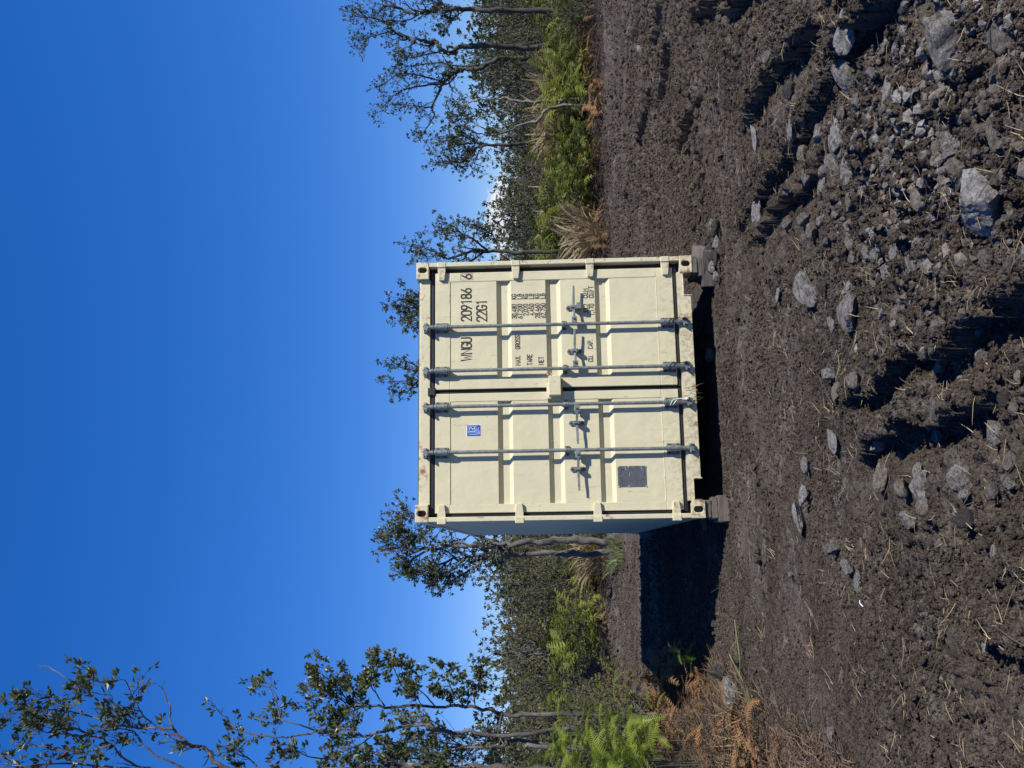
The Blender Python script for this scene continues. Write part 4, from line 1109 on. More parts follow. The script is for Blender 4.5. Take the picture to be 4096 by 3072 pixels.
# ------------------------------------------------------------------ plants: generators
def unit(v): return v / (np.linalg.norm(v) + 1e-9)
def leaf_quads(mb, P, D, L, W, rs):
    """one folded leaf per row"""
    n = len(P)
    D = D / (np.linalg.norm(D, axis=1, keepdims=True) + 1e-9)
    R = rs.normal(0, 1, (n, 3)); S = np.cross(D, R); S /= np.linalg.norm(S, axis=1, keepdims=True) + 1e-9
    N = np.cross(S, D)
    L = np.asarray(L).reshape(-1, 1) * rs.uniform(.7, 1.25, (n, 1)); W = L * W
    v = np.stack([P, P + D * L * .45 + S * W * .5 + N * W * .18, P + D * L - N * W * .15, P + D * L * .45 - S * W * .5 + N * W * .18], 1)
    mb.add(v.reshape(-1, 3), np.arange(4 * n).reshape(n, 4))
class Tree:
    def __init__(s, seed, leaf=.06, lw=.5, per=9, dens=1.0, spread=.9, thin=.66, lk=.55, nk=1.35):
        s.thin, s.lk, s.nk = thin, lk, nk
        s.rs = np.random.RandomState(seed); s.w = MB(); s.P = []; s.D = []; s.leaf, s.lw, s.per, s.dens, s.spread = leaf, lw, per, dens, spread
    def cluster(s, p, d, k=None):
        k = k or max(2, int(s.rs.poisson(s.per)))
        dd = unit(d) * .55 + s.rs.normal(0, s.spread * .6, (k, 3)); dd[:, 2] += .12
        s.P.append(np.repeat(p[None], k, 0) + s.rs.normal(0, s.leaf * .25, (k, 3))); s.D.append(dd)
    def grow(s, p, d, L, r, lev, wig=.28, trop=.10, kids=(3, 5), leafy=True):
        rs = s.rs; k = 5 if lev > 0 else 4
        pts = [p]; dirs = [unit(d)]
        for _ in range(k):
            nd = unit(dirs[-1] + rs.normal(0, wig, 3) + np.array([0, 0, trop])); dirs.append(nd); pts.append(pts[-1] + nd * L / k)
        s.w.tube(pts, np.linspace(r, r * (.45 if lev else .3), k + 1), 5 if r > .02 else 3)
        if lev > 0:
            for _ in range(rs.randint(kids[0], kids[1] + 1)):
                t = rs.uniform(.25, 1.0); i = min(k - 1, int(t * k)); f = t * k - i
                q = pts[i] * (1 - f) + pts[i + 1] * f
                side = rs.normal(0, 1, 3); side -= dirs[i] * (side @ dirs[i]); side = unit(side)
                ang = rs.uniform(.45, 1.05)
                s.grow(q, dirs[i] * math.cos(ang) + side * math.sin(ang), L * rs.uniform(.45, .75), max(r * .5, .003), lev - 1, wig, trop, kids, leafy)
            s.grow(pts[-1], dirs[-1], L * .55, max(r * .42, .003), lev - 1, wig, trop, kids, leafy)
        elif leafy and rs.rand() < s.dens:
            s.cluster(pts[-1], dirs[-1])
            if rs.rand() < .45: s.cluster(pts[2], dirs[2], max(2, s.per // 2))
    def limb(s, ctrl, r0, r1, n=8, L=.5, lev=1, t0=.25, up=.25, wig=.28, kids=(2, 4), moss=0):
        """ctrl: world points; smoothed, then side branches are grown along it"""
        rs = s.rs; C = np.array(ctrl, float); r0 *= s.thin; r1 = max(r1 * s.thin, .004); L *= s.lk; n = int(n * s.nk)
        pts = []
        Cp = np.vstack([2 * C[0] - C[1], C, 2 * C[-1] - C[-2]])
        for i in range(1, len(Cp) - 2):
            a, b, c, d = Cp[i - 1:i + 3]
            for t in np.linspace(0, 1, 4, endpoint=False):
                pts.append(.5 * ((2 * b) + (c - a) * t + (2 * a - 5 * b + 4 * c - d) * t * t + (3 * b - a - 3 * c + d) * t ** 3))
        pts.append(C[-1]); P = np.array(pts); m = len(P)
        P[1:-1] += rs.normal(0, r0 * .35, (m - 2, 3))
        rad = np.linspace(r0, r1, m) * rs.uniform(.9, 1.12, m)
        s.w.tube(P, rad, 7)
        for _ in range(n):
            t = t0 + (1 - t0) * rs.rand() ** .8; i = min(m - 2, int(t * (m - 1)))
            tan = unit(P[i + 1] - P[i]); side = rs.normal(0, 1, 3); side -= tan * (side @ tan); side = unit(side)
            d = tan * .55 + side * .8 + np.array([0, 0, up])
            s.grow(P[i], d, L * rs.uniform(.5, 1.2), max(r0 * (1 - t) * .45 + r1 * .6, .004), lev, wig, .12, kids)
        s.grow(P[-1], P[-1] - P[-2], L * .8, max(r1 * .8, .004), lev, wig, .12, kids)
        for _ in range(moss):
            i = rs.randint(1, m); s.cluster(P[i] + rs.normal(0, rad[i], 3), rs.normal(0, 1, 3), 5)
    def meshes(s, name='tree'):
        lm = MB()
        if s.P:
            P = np.concatenate(s.P); D = np.concatenate(s.D); leaf_quads(lm, P, D, np.full(len(P), s.leaf), s.lw, s.rs)
        return s.w.mesh(name + '_trunk', True), (lm.mesh(name + '_crown') if s.P else None)
    def place(s, name, label, cat, wood, leaf, loc=(0, 0, 0), group=None):
        """things whose points are already in world space: root at loc, parts shifted back"""
        a, b = s.meshes(name)
        o = thing(name, label, cat, tuple(loc), 0, group)
        off = Matrix.Translation(-Vector(loc)); a.transform(off)
        obj('trunk', a, wood, o)
        if b is not None: b.transform(off); obj('crown', b, leaf, o)
        return o

def c5(pts, d, wob=0.0, seed=0):      # crop coordinates of the right-hand tree line
    rs = np.random.RandomState(seed); return [at(1350 + x / 1.728, y / 1.728, d + wob * rs.normal()) for x, y in pts]
def c6(pts, d, wob=0.0, seed=0):
    rs = np.random.RandomState(seed); return [at(1450 + x / 1.707, 2100 + y / 1.707, d + wob * rs.normal()) for x, y in pts]
def fp(pts, d, wob=0.0, seed=0):
    rs = np.random.RandomState(seed); return [at(x, y, d + wob * rs.normal()) for x, y in pts]
def foot(p):
    z = hz(p[0], p[1]); return np.array([p[0], p[1], z])
def rooted(ctrl):
    b = np.array(ctrl[0]); g = foot(b); return [g - np.array([0, 0, .1])] + list(ctrl)

# --- individual trees, right side
T = Tree(1, .068, .55, 6, .78, .9, .72, .52, 1.6)
H = rooted(c5([(1280, 400), (1130, 410), (1050, 430), (980, 470), (880, 480), (820, 490), (780, 530), (720, 590)], 27, .12, 1))
T.limb(H, .13, .06, 9, .9, 1, .45, moss=60)
T.limb(c5([(720, 590), (700, 640), (660, 720), (655, 750), (665, 800), (640, 850), (600, 920), (572, 945)], 27, .2, 2), .055, .015, 7, .7, 1, .2, moss=16)
T.limb(c5([(720, 580), (600, 590), (520, 600), (440, 630), (370, 680), (310, 740)], 27.1, .25, 3), .045, .014, 12, .8, 1, .25, moss=10)
T.limb(c5([(740, 560), (650, 545), (570, 520), (500, 510), (430, 510), (350, 560), (285, 600)], 26.8, .25, 4), .04, .014, 13, .8, 1, .25, moss=10)
T.limb(c5([(655, 740), (580, 740), (500, 715), (430, 750)], 27, .2, 5), .035, .014, 9, .7, 1, .2, moss=6)
T.limb(c5([(960, 450), (800, 450), (700, 430), (560, 450), (470, 460)], 27.2, .2, 6), .04, .014, 12, .7, 1, .25, moss=12)
T.place('ohia_tree', 'tall gnarled tree with a mossy leaning trunk and wide sparse crown, second from right edge', 'tree', M_BARKD, M_OHIA, foot(H[0]))
T = Tree(2, .068, .55, 6, .78, .9, .72, .52, 1.6)
I_ = rooted(c5([(1300, 330), (1060, 310), (870, 320), (790, 360), (720, 350), (690, 300), (640, 290), (560, 280), (500, 270), (440, 240), (380, 210), (320, 150)], 26, .12, 7))
T.limb(I_, .12, .03, 10, .8, 1, .5, moss=90)
T.limb(c5([(720, 355), (600, 380), (520, 400), (460, 385)], 26, .2, 8), .035, .014, 8, .6, 1, moss=8)
T.limb(c5([(430, 240), (420, 300), (435, 360), (440, 430)], 26, .2, 9), .03, .012, 8, .6, 1, moss=4)
T.limb(c5([(330, 160), (260, 130), (180, 120), (110, 110)], 26, .2, 10), .03, .012, 14, .8, 1, moss=6)
T.limb(c5([(380, 210), (290, 240), (220, 260), (180, 310)], 26, .2, 11), .03, .012, 12, .7, 1, moss=6)
T.place('ohia_tree', 'tall crooked tree with zigzag mossy trunk near the right edge', 'tree', M_BARKD, M_OHIA, foot(I_[0]))
T = Tree(3, .068, .55, 6, .78, .9, .72, .52, 1.6)
J_ = rooted(c5([(1300, 75), (1050, 70), (900, 60), (780, 65), (660, 72), (560, 100), (440, 60), (330, 42), (280, 100)], 25, .12, 12))
T.limb(J_, .12, .025, 16, .8, 1, .4, moss=70)
T.limb(c5([(560, 100), (480, 140), (370, 145), (290, 150)], 25, .2, 13), .035, .014, 10, .6, 1, moss=6)
T.limb(c5([(780, 60), (720, 20), (680, -10), (600, -60)], 25, .2, 14), .05, .02, 12, .9, 1, moss=6)
T.limb(c5([(900, 60), (800, 130), (760, 200)], 25.3, .2, 15), .03, .012, 14, .6, 1)
T.place('ohia_tree', 'tall mossy tree at the right edge of the picture', 'tree', M_BARKD, M_OHIA, foot(J_[0]))
T = Tree(4, .07, .55, 6, .7)
G_ = rooted(c5([(1480, 695), (1350, 710), (1200, 685), (1100, 680), (1000, 690), (920, 710), (880, 740)], 24, .1, 16))
T.limb(G_, .075, .02, 5, .7, 1, .6)
T.limb(c5([(1180, 690), (1150, 740), (1080, 780), (1000, 800)], 24, .2, 17), .03, .01, 8, .6, 1)
T.limb(c5([(920, 710), (840, 690), (790, 700)], 24, .2, 18), .018, .006, 5, .5, 1)
T.place('slender_tree', 'slender bare tree with a pale grey trunk above the plume grass', 'tree', M_BARKP, M_OHIA, foot(G_[0]))
T = Tree(5, .07, .55, 8, .95)
F_ = rooted(c5([(1290, 990), (1150, 1000), (1000, 1010), (930, 1050), (880, 1110), (800, 1120), (740, 1130)], 29, .12, 19))
T.limb(F_, .10, .02, 16, .9, 1, .45)
T.limb(c5([(1000, 1010), (900, 950), (800, 940), (720, 960)], 29, .3, 20), .05, .014, 18, .9, 1, .2)
T.limb(c5([(1050, 1000), (930, 990), (820, 1010), (710, 1050)], 29, .3, 21), .05, .014, 18, .9, 1, .2)
T.limb(c5([(1000, 1010), (960, 1080), (940, 1120), (1000, 1150)], 29, .3, 22), .04, .014, 14, .8, 1, .2)
T.place('bushy_tree', 'bushy round-crowned tree standing highest in the middle of the right thicket', 'tree', M_BARKD, M_OHIA, foot(F_[0]))
T = Tree(6, .07, .55, 8, .9)
K_ = rooted(c5([(1510, 735), (1440, 770), (1390, 830), (1290, 850), (1200, 900), (1100, 930), (1000, 930), (880, 880), (800, 820)], 23.5, .1, 23))
T.limb(K_, .07, .015, 16, .7, 1, .45)
T.limb(c5([(1100, 930), (1000, 880), (930, 840), (880, 780)], 23.5, .3, 24), .03, .01, 12, .7, 1)
T.place('leaning_tree', 'leaning tree with a pale forked stem rising from the plume grass', 'tree', M_BARKP, M_OHIA, foot(K_[0]))
# --- tree just right of the container
T = Tree(7, .07, .55, 9, 1.0, .9, .66, .46, 1.3)
D_ = rooted(fp([(2150, 1010), (2000, 1005), (1900, 1000), (1800, 1030), (1720, 1000), (1660, 985)], 25, .12, 25))
T.limb(D_, .10, .02, 18, .9, 1, .4)
T.limb(fp([(1950, 1000), (1880, 950), (1800, 920), (1740, 930)], 25, .3, 26), .05, .014, 18, .9, 1, .2)
T.limb(fp([(1950, 1000), (1850, 1060), (1760, 1080)], 25, .3, 27), .05, .014, 14, .9, 1, .2)
T.limb(fp([(2000, 1000), (1960, 930), (1900, 905)], 25, .3, 28), .04, .014, 16, .8, 1, .2)
T.place('bushy_tree', 'leafy tree showing beside the right edge of the container', 'tree', M_BARKD, M_OHIA, foot(D_[0]))
# --- crowns showing over the container roof
for k, (yc, tops, d, lab) in enumerate(((1240, [(1590, 1190), (1595, 1280), (1630, 1160), (1640, 1310), (1570, 1225)], 21, 'tree crown showing above the right half of the container roof'),
                                        (1510, [(1555, 1455), (1560, 1530), (1590, 1580), (1615, 1440)], 22, 'tree crown showing above the middle of the container roof'))):
    T = Tree(8 + k, .065, .55, 8, .85, .9, .6, .42, .9)
    b = rooted(fp([(2200, yc), (1950, yc + 8), (1800, yc), (1700, yc + 4)], d, .1, 30 + k))
    T.limb(b, .12, .05, 6, .9, 1, .5)
    for m, tp in enumerate(tops): T.limb(fp([(1760, yc), ((1760 + tp[0]) / 2, (yc + tp[1]) / 2), tp], d, .35, 40 + m + 7 * k), .045, .012, 12, .6, 1, .3)
    T.place('bushy_tree', lab, 'tree', M_BARKD, M_OHIA, foot(b[0]))
# --- multi-stemmed tree left of the container
T = Tree(11, .072, .5, 9, 1.0, .9, .8, .5, 1.25)
B1 = rooted(c6([(1500, 100), (1350, 100), (1200, 120), (1050, 120), (950, 140), (850, 150), (700, 130), (500, 160), (330, 170), (240, 150)], 19.5, .08, 50))
T.limb(B1, .11, .02, 26, .9, 1, .35)
B2 = rooted(c6([(1450, 200), (1300, 195), (1100, 200), (950, 190), (850, 200), (700, 230), (550, 260), (420, 300)], 19.8, .08, 51))
T.limb(B2, .09, .02, 20, .85, 1, .35)
T.limb(c6([(860, 200), (780, 280), (680, 340), (600, 390), (560, 420)], 19.8, .25, 52), .05, .014, 16, .7, 1, .2)
T.limb(c6([(950, 140), (800, 80), (600, 20), (400, -40), (280, -90)], 20, .25, 53), .06, .014, 22, .8, 1, .2)
T.limb(c6([(500, 160), (400, 90), (330, 60), (230, 40)], 19.6, .25, 54), .04, .012, 16, .7, 1, .2)
T.limb(c6([(700, 230), (560, 330), (480, 310), (380, 340)], 19.6, .25, 55), .04, .012, 16, .7, 1, .2)
T.limb(c6([(450, 170), (340, 240), (280, 300)], 19.6, .25, 56), .035, .012, 14, .6, 1, .2)
T.place('multi_stem_tree', 'full leafy tree with several grey stems just left of the container', 'tree', M_BARK, M_OHIA, foot(B1[0]))

# --- near trees at the left edge
T = Tree(12, .056, .55, 11, .85, 1.0, .55, .62, 1.1)
A1 = rooted(fp([(2250, 2862), (2090, 2856), (2010, 2855), (1950, 2835), (1860, 2826), (1740, 2825), (1540, 2826), (1450, 2826), (1407, 2823), (1360, 2800), (1310, 2765)], 10.0, .04, 60))
T.limb(A1, .050, .010, 10, .30, 1, .55)
for k, ln in enumerate(([(1655, 2805), (1602, 2733), (1573, 2668), (1540, 2620)], [(1860, 2826), (1820, 2780), (1790, 2720), (1780, 2690)], [(1900, 2830), (1900, 2760), (1930, 2710)],
                        [(1740, 2825), (1700, 2780), (1660, 2740), (1640, 2690)], [(1540, 2826), (1500, 2770), (1480, 2720), (1500, 2660)], [(1450, 2826), (1380, 2860), (1330, 2870)],
                        [(1407, 2823), (1340, 2740), (1290, 2700), (1270, 2670)], [(1450, 2826), (1400, 2740), (1380, 2690)])):
    T.limb(fp(ln, 10, .12, 61 + k), .016, .006, 8, .26, 1, .15)
T.place('slim_ohia_tree', 'slim straight tree with round leaf clusters, rightmost of the near left trees', 'tree', M_BARK, M_OHIA, foot(A1[0]))
T = Tree(13, .055, .55, 8, .58, 1.0, .55, .65, .8)
A2 = rooted(fp([(2282, 2914), (2153, 2932), (2036, 2943), (1948, 2938), (1860, 2926), (1800, 2932), (1731, 2905), (1640, 2900), (1500, 2930), (1420, 2940), (1345, 2930), (1268, 2923), (1168, 2946), (1076, 2946), (961, 2923), (915, 2884), (868, 2838)], 9.4, .05, 70))
T.limb(A2, .048, .007, 12, .26, 1, .35)
for k, ln in enumerate(([(1800, 2932), (1740, 2890), (1680, 2880), (1600, 2860)], [(1940, 2940), (1850, 2990), (1750, 3010), (1640, 2990), (1560, 3000)], [(1345, 2930), (1290, 2890), (1260, 2850), (1250, 2780)],
                        [(1268, 2923), (1200, 2900), (1130, 2880), (1090, 2850)], [(1120, 2870), (1100, 2800), (1075, 2740), (1060, 2725)], [(1500, 2930), (1440, 2980), (1380, 3000), (1330, 3040)], [(1731, 2905), (1620, 2960), (1540, 2980)],
                        [(1640, 2990), (1560, 3040), (1480, 3050)], [(1420, 2940), (1400, 2890), (1360, 2860)])):
    T.limb(fp(ln, 9.4, .15, 71 + k), .015, .006, 8, .28, 1, .15)
T.place('forked_ohia_tree', 'forked grey tree with a long branch arching out over the blue sky at left', 'tree', M_BARK, M_OHIA, foot(A2[0]))
T = Tree(14, .064, .5, 7, .48, 1.0, .55, .70, .75)
A3 = rooted(fp([(2150, 3085), (2000, 3075), (1800, 3066), (1600, 3064), (1450, 3064), (1250, 3085), (1050, 3090), (884, 3072), (830, 3000), (769, 2977), (715, 2946), (684, 2907), (676, 2846), (653, 2761)], 7.6, .04, 80))
T.limb(A3, .07, .008, 16, .26, 1, .2)
for k, (ln, r) in enumerate((([(692, 2915), (620, 2912), (553, 2912), (461, 2895), (346, 2861), (254, 2838), (184, 2838)], .02), ([(830, 3000), (700, 2960), (620, 2900), (569, 2861), (540, 2800), (500, 2720)], .016),
                        ([(884, 3072), (740, 3080), (576, 3070), (492, 3030), (446, 2977), (369, 2946), (277, 2938), (184, 2930)], .022), ([(740, 3078), (592, 3000), (538, 2930), (461, 2915)], .018),
                        ([(600, 3085), (423, 3065), (254, 3053), (100, 3065), (20, 3055)], .022), ([(461, 2895), (400, 2810), (330, 2760), (280, 2720), (190, 2665)], .014), ([(540, 2880), (440, 2800), (390, 2720), (360, 2690)], .013),
                        ([(346, 2861), (250, 2790), (150, 2800), (80, 2830)], .013), ([(446, 2977), (340, 3010), (220, 2990), (130, 2985)], .014), ([(277, 2938), (180, 2870), (100, 2850)], .012), ([(370, 2946), (260, 2900), (120, 2900)], .012))):
    T.limb(fp(ln, 7.6, .12, 81 + k), r, .006, 10, .26, 1, .2)
for k, ln in enumerate(([(1600, 3064), (1500, 3010), (1420, 2990)], [(1750, 3066), (1650, 3030), (1560, 3030)], [(1900, 3070), (1820, 3030), (1760, 3040)], [(1450, 3064), (1350, 3040), (1250, 3030), (1180, 3000)], [(1050, 3090), (1000, 3040), (960, 3010), (930, 2980)])):
    T.limb(fp(ln, 7.7, .15, 95 + k), .016, .006, 9, .24, 1, .2)
T.place('tall_ohia_tree', 'tall near tree on the left edge spreading leafy branches across the top sky', 'tree', M_BARK, M_OHIA, foot(A3[0]))
T = Tree(15, .056, .55, 9, .8, 1.0, .75, 1.0, 1.0)
for k, ln in enumerate(([(2300, 2990), (2180, 2985), (2050, 2990), (1900, 2995), (1760, 2990), (1650, 2995)], [(2290, 2950), (2150, 2965), (2000, 2960), (1850, 2980), (1700, 2960)])):
    q = rooted(fp(ln, 9.9 + .4 * k, .04, 110 + k)); T.limb(q, .045, .010, 22, .40, 1, .35)
T.limb(fp([(2010, 2850), (2000, 2920), (2020, 2990), (2040, 3060)], 9.8, .1, 113), .02, .008, 10, .35, 1, .1)
T.place('twin_stem_tree', 'dark twin-stemmed tree behind the bright ferns at left', 'tree', M_BARK, M_OHIA, foot(rooted(fp([(2300, 2990)], 9.9))[0]))

# ------------------------------------------------------------------ background scrub and trees (copies)
def scrub_mesh(seed, hgt, lev, n0, leaf, per, dens, wood, leafm, name):
    T = Tree(seed, leaf, .55, per, dens)
    for k in range(n0):
        a = T.rs.uniform(0, 6.28); e = T.rs.uniform(.05, .55)
        T.grow(np.array([math.cos(a) * .1, math.sin(a) * .1, -.1]), np.array([math.cos(a) * e, math.sin(a) * e, 1.]), hgt * T.rs.uniform(.38, .55), .028 * hgt / 2.2, lev, .22, .10, (3, 4))
    a, b = T.meshes(name); a.materials.append(wood); b.materials.append(leafm); return a, b
BUSH = [scrub_mesh(200 + k, 3.3, 2, 8, .10, 8, .9, M_TWIG, M_SHRUB, 'scrub') for k in range(4)]
TREES = [scrub_mesh(220 + k, 4.6, 2, 7, .14, 9, .95, M_BARKD, M_OHIAF, 'far_tree') for k in range(4)]
def put(pair, name, label, cat, group, x, y, s, rz):
    o = thing(name, label, cat, (x, y, hz(x, y) - .05), rz, group); o.scale = (s[0], s[0], s[1])
    obj('trunk', pair[0], None, o); obj('crown', pair[1], None, o)
    return o
rs = np.random.RandomState(77)
def SIDE(x): return ', left of container' if x < 0 else ', right of container'
def wedge(y0, y1):
    y = y0 + (y1 - y0) * rs.rand() ** .8; x = rs.uniform(-.47, .47) * y
    return x, y
n = 0
while n < 150:
    x, y = wedge(25.5, 40)
    if y < edge_y(x) + 3.5: continue
    if -1.1 < x / y * 10 < 1.15 and y > 26: continue      # hidden behind the container
    s = .62 + .62 * rs.rand() ** 1.3
    put(BUSH[n % 4], 'scrub_bush', 'grey-green twiggy scrub bush in the thicket beyond the cleared soil' + SIDE(x), 'bush', 'scrub thicket behind the lot' + SIDE(x), x, y, (s, s * (.85 + .25 * rs.rand())), rs.uniform(0, 6.28)); n += 1
n = 0
while n < 80:
    x, y = wedge(32, 58)
    if -1.0 < x / y * 10 < 1.1: continue
    s = rs.choice([.72, .85, .95, 1.15, 1.35], p=[.2, .3, .25, .17, .08]) * (.55 + .45 * y / 45)
    if .12 < x / y < .29: s *= .74
    if x / y > .31: s *= 1.3
    put(TREES[n % 4], 'scrub_tree', 'small dark tree in the background thicket under the skyline' + SIDE(x), 'tree', 'background trees along the skyline' + SIDE(x), x, y, (s, s * (.8 + .25 * rs.rand())), rs.uniform(0, 6.28)); n += 1

# ------------------------------------------------------------------ ferns
def frond_arrays(L, pairs, wid, e0, droop, rs, roll=0.0):
    t = np.linspace(0, 1, pairs + 2)
    ang = e0 - droop * t ** 1.25
    dx = np.cos(ang) * L / (pairs + 1); dz = np.sin(ang) * L / (pairs + 1)
    x = np.concatenate([[0], np.cumsum(dx)[:-1]]); z = np.concatenate([[0], np.cumsum(dz)[:-1]])
    yb = .05 * L * np.sin(t * 3 + rs.uniform(0, 6))
    C = np.stack([x, yb, z], 1); T_ = np.stack([np.cos(ang), 0 * ang, np.sin(ang)], 1); N = np.stack([-np.sin(ang), 0 * ang, np.cos(ang)], 1)
    V = []; Q = []; n = 0
    k = np.arange(1, pairs + 1); tt = t[k]
    l = wid * np.sin(np.pi * (tt * .86 + .10)) ** .75 * rs.uniform(.88, 1.1, pairs)
    bw = L / (pairs + 1) * .36
    for sd in (-1, 1):
        side = np.array([0, sd, 0.])
        D = side * .86 + T_[k] * .42 - N[k] * rs.uniform(.05, .35, (pairs, 1))
        a = C[k] - T_[k] * bw; b = C[k] + T_[k] * bw; e = C[k] + D * l[:, None]
        v = np.stack([a, e - T_[k] * bw * .25, e + T_[k] * bw * .25, b], 1).reshape(-1, 3)
        V.append(v); Q.append(np.arange(4 * pairs).reshape(-1, 4) + n); n += len(v)
    w = .004 + .006 * L
    v = np.stack([C + np.array([0, w * .5, 0]), C - np.array([0, w * .5, 0])], 1).reshape(-1, 3)
    i = np.arange(len(C) - 1) * 2
    V.append(v); Q.append(np.stack([i, i + 1, i + 3, i + 2], 1) + n)
    return np.concatenate(V), np.concatenate(Q)
def fern_mesh(seed, nf, L, pairs, wid, mat, e=(.3, 1.25), dr=(.9, 2.1), spread=.12, name='fern'):
    rs_ = np.random.RandomState(seed); mb = MB()
    for k in range(nf):
        V, Q = frond_arrays(L * rs_.uniform(.65, 1.2), pairs, wid * rs_.uniform(.85, 1.15), rs_.uniform(*e), rs_.uniform(*dr), rs_)
        a = rs_.uniform(0, 6.28); c, s_ = math.cos(a), math.sin(a)
        R = np.array([[c, -s_, 0], [s_, c, 0], [0, 0, 1]])
        mb.add(V @ R.T + np.array([rs_.normal(0, spread), rs_.normal(0, spread), rs_.uniform(0, spread * 2)]), Q)
    m = mb.mesh(name); m.materials.append(mat); return m
FERN = [fern_mesh(300 + k, 26, .62, 9, .10, (M_FERN, M_FERNO, M_FERN, M_FERNO)[k], spread=.26) for k in range(4)]
FERNDD = [fern_mesh(320 + k, 22, .5, 9, .08, (M_FERNBR, M_FERNBR, M_FERND)[k], e=(-.2, .7), dr=(.4, 1.6), spread=.24) for k in range(3)]
def put1(me, name, label, cat, group, x, y, s, rz, dz=0.0, tilt=0.0):
    o = bpy.data.objects.new(name, me); COL.objects.link(o)
    o.location = (x, y, hz(x, y) + dz); o.rotation_euler = (rs.normal(0, tilt), rs.normal(0, tilt), rz); o.scale = s if hasattr(s, '__len__') else (s, s, s)
    return tag(o, label, cat, group)
n = 0
while n < 150:
    x, y = wedge(21.5, 30)
    dy = y - edge_y(x)
    if dy < .6 or dy > 7.5 or -1.15 < x / y * 10 < 1.2: continue
    if x < 0 and rs.rand() < .15: continue
    s = rs.uniform(.85, 1.5) * (1.0 + .05 * dy)
    put1(FERN[n % 4], 'fern_clump', ('olive' if n % 2 else 'yellow-green') + ' fern clump at the far edge of the cleared soil' + SIDE(x), 'fern', ('olive' if n % 2 else 'yellow-green') + ' ferns at the edge of the lot' + SIDE(x), x, y, s, rs.uniform(0, 6.28), rs.uniform(0, .35), .15); n += 1
n = 0
while n < 48:
    x, y = wedge(20.5, 25.5)
    dy = y - edge_y(x)
    if dy < -.3 or dy > 2.8 or -1.15 < x / y * 10 < 1.2: continue
    put1(FERNDD[n % 3], 'dead_fern_clump', 'brown dead fern heap fringing the far edge of the soil' + SIDE(x), 'dead fern', 'dead ferns at the edge of the lot' + SIDE(x), x, y, rs.uniform(.7, 1.2), rs.uniform(0, 6.28), .03, .2); n += 1
n = 0
while n < 44:
    x, y = wedge(22, 29)
    dy = y - edge_y(x)
    if dy < 1.0 or dy > 6.5 or -1.1 < x / y * 10 < 1.15: continue
    s = rs.uniform(.25, .5)
    put(BUSH[n % 4], 'scrub_bush', 'low dark scrub bush growing among the ferns beyond the soil' + SIDE(x), 'bush', 'low scrub among the far ferns' + SIDE(x), x, y, (s * 1.3, s), rs.uniform(0, 6.28)); n += 1
# ferns climbing the left bank between the near ferns and the lot's far corner
n = 0
while n < 26:
    y = rs.uniform(9.5, 22); x = -.47 * y + rs.uniform(0, .14 * y)
    if float(pl_dist(np.array([x]), np.array([y]), BANK)[0][0]) > -.35: continue
    put1(FERN[n % 4], 'fern_clump', 'green fern clump on the bank left of the container shadow', 'fern', 'ferns on the left bank', x, y, rs.uniform(.55, .95), rs.uniform(0, 6.28), rs.uniform(0, .2), .15); n += 1

n = 0
while n < 22:
    y = rs.uniform(10, 22); x = -.47 * y + rs.uniform(0, .13 * y)
    if bank_side(x, y) > -.45: continue
    s = rs.uniform(.28, .45)
    put(BUSH[n % 4], 'scrub_bush', 'low olive scrub bush among the ferns on the left bank', 'bush', 'low scrub on the left bank', x, y, (s, s * rs.uniform(.8, 1.1)), rs.uniform(0, 6.28)); n += 1
n = 0
while n < 24:
    y = rs.uniform(9, 21); x = -.47 * y + rs.uniform(0, .16 * y)
    if bank_side(x, y) > -.1: continue
    put1(FERNDD[n % 3], 'dead_fern_clump', 'brown dead fern heap on the bank left of the container shadow', 'dead fern', 'dead ferns on the left bank', x, y, rs.uniform(.6, .95), rs.uniform(0, 6.28), .05, .2); n += 1
for k, (x, y) in enumerate(((-3.75, 9.3), (-4.1, 9.7), (-4.45, 10.4), (-3.95, 10.6), (-4.3, 9.1), (-4.7, 11.2), (-4.25, 11.5), (-3.7, 8.7))):
    s = .30 + .05 * (k % 4)
    put(BUSH[k % 4], 'scrub_bush', 'leafy scrub bush around the trunk bases of the near left trees', 'bush', 'scrub at the near left trees', x, y, (s, s), k * 1.3)
# bright near ferns with separate fronds
def frond_obj_mesh(seed, mat, pairs=20, L=.42, wid=.075):
    rs_ = np.random.RandomState(seed); V, Q = frond_arrays(L, pairs, wid, rs_.uniform(.2, .6), rs_.uniform(.9, 1.7), rs_)
    m = MB().add(V, Q).mesh('frond'); m.materials.append(mat); return m
FR = [frond_obj_mesh(400 + k, M_FERNB) for k in range(6)]
FRD = [frond_obj_mesh(420 + k, M_FERND, 18, .34, .055) for k in range(5)]
M_STEM = simple('fern_stem', (.060, .048, .024), .7)
def near_fern(px, py, d, nf, L, label, pool=FR, group=None, ebias=0.0, stem=True):
    p = at(px, py, d); g = hz(p[0], p[1])
    base = np.array([p[0], p[1], max(g, p[2] - .22)])
    o = thing('fern', label, 'fern', (p[0], p[1], g), rs.uniform(0, 6.28), group)
    if stem and base[2] - g > .08:
        MB().tube([(0, 0, 0), (.03, .02, (base[2] - g) * .5), (0, 0, base[2] - g + .1)], [.006, .005, .003], 4).build('stem', M_STEM, o)
    for k in range(nf):
        f = bpy.data.objects.new('frond', pool[rs.randint(len(pool))]); COL.objects.link(f); f.parent = o
        f.location = (rs.normal(0, .04), rs.normal(0, .04), base[2] - g + rs.uniform(-.03, .16))
        f.rotation_euler = (rs.normal(0, .3), rs.normal(-.15 - ebias, .35), k * 6.28 / nf + rs.normal(0, .35)); s = L * rs.uniform(.75, 1.2); f.scale = (s, s, s)
    return o
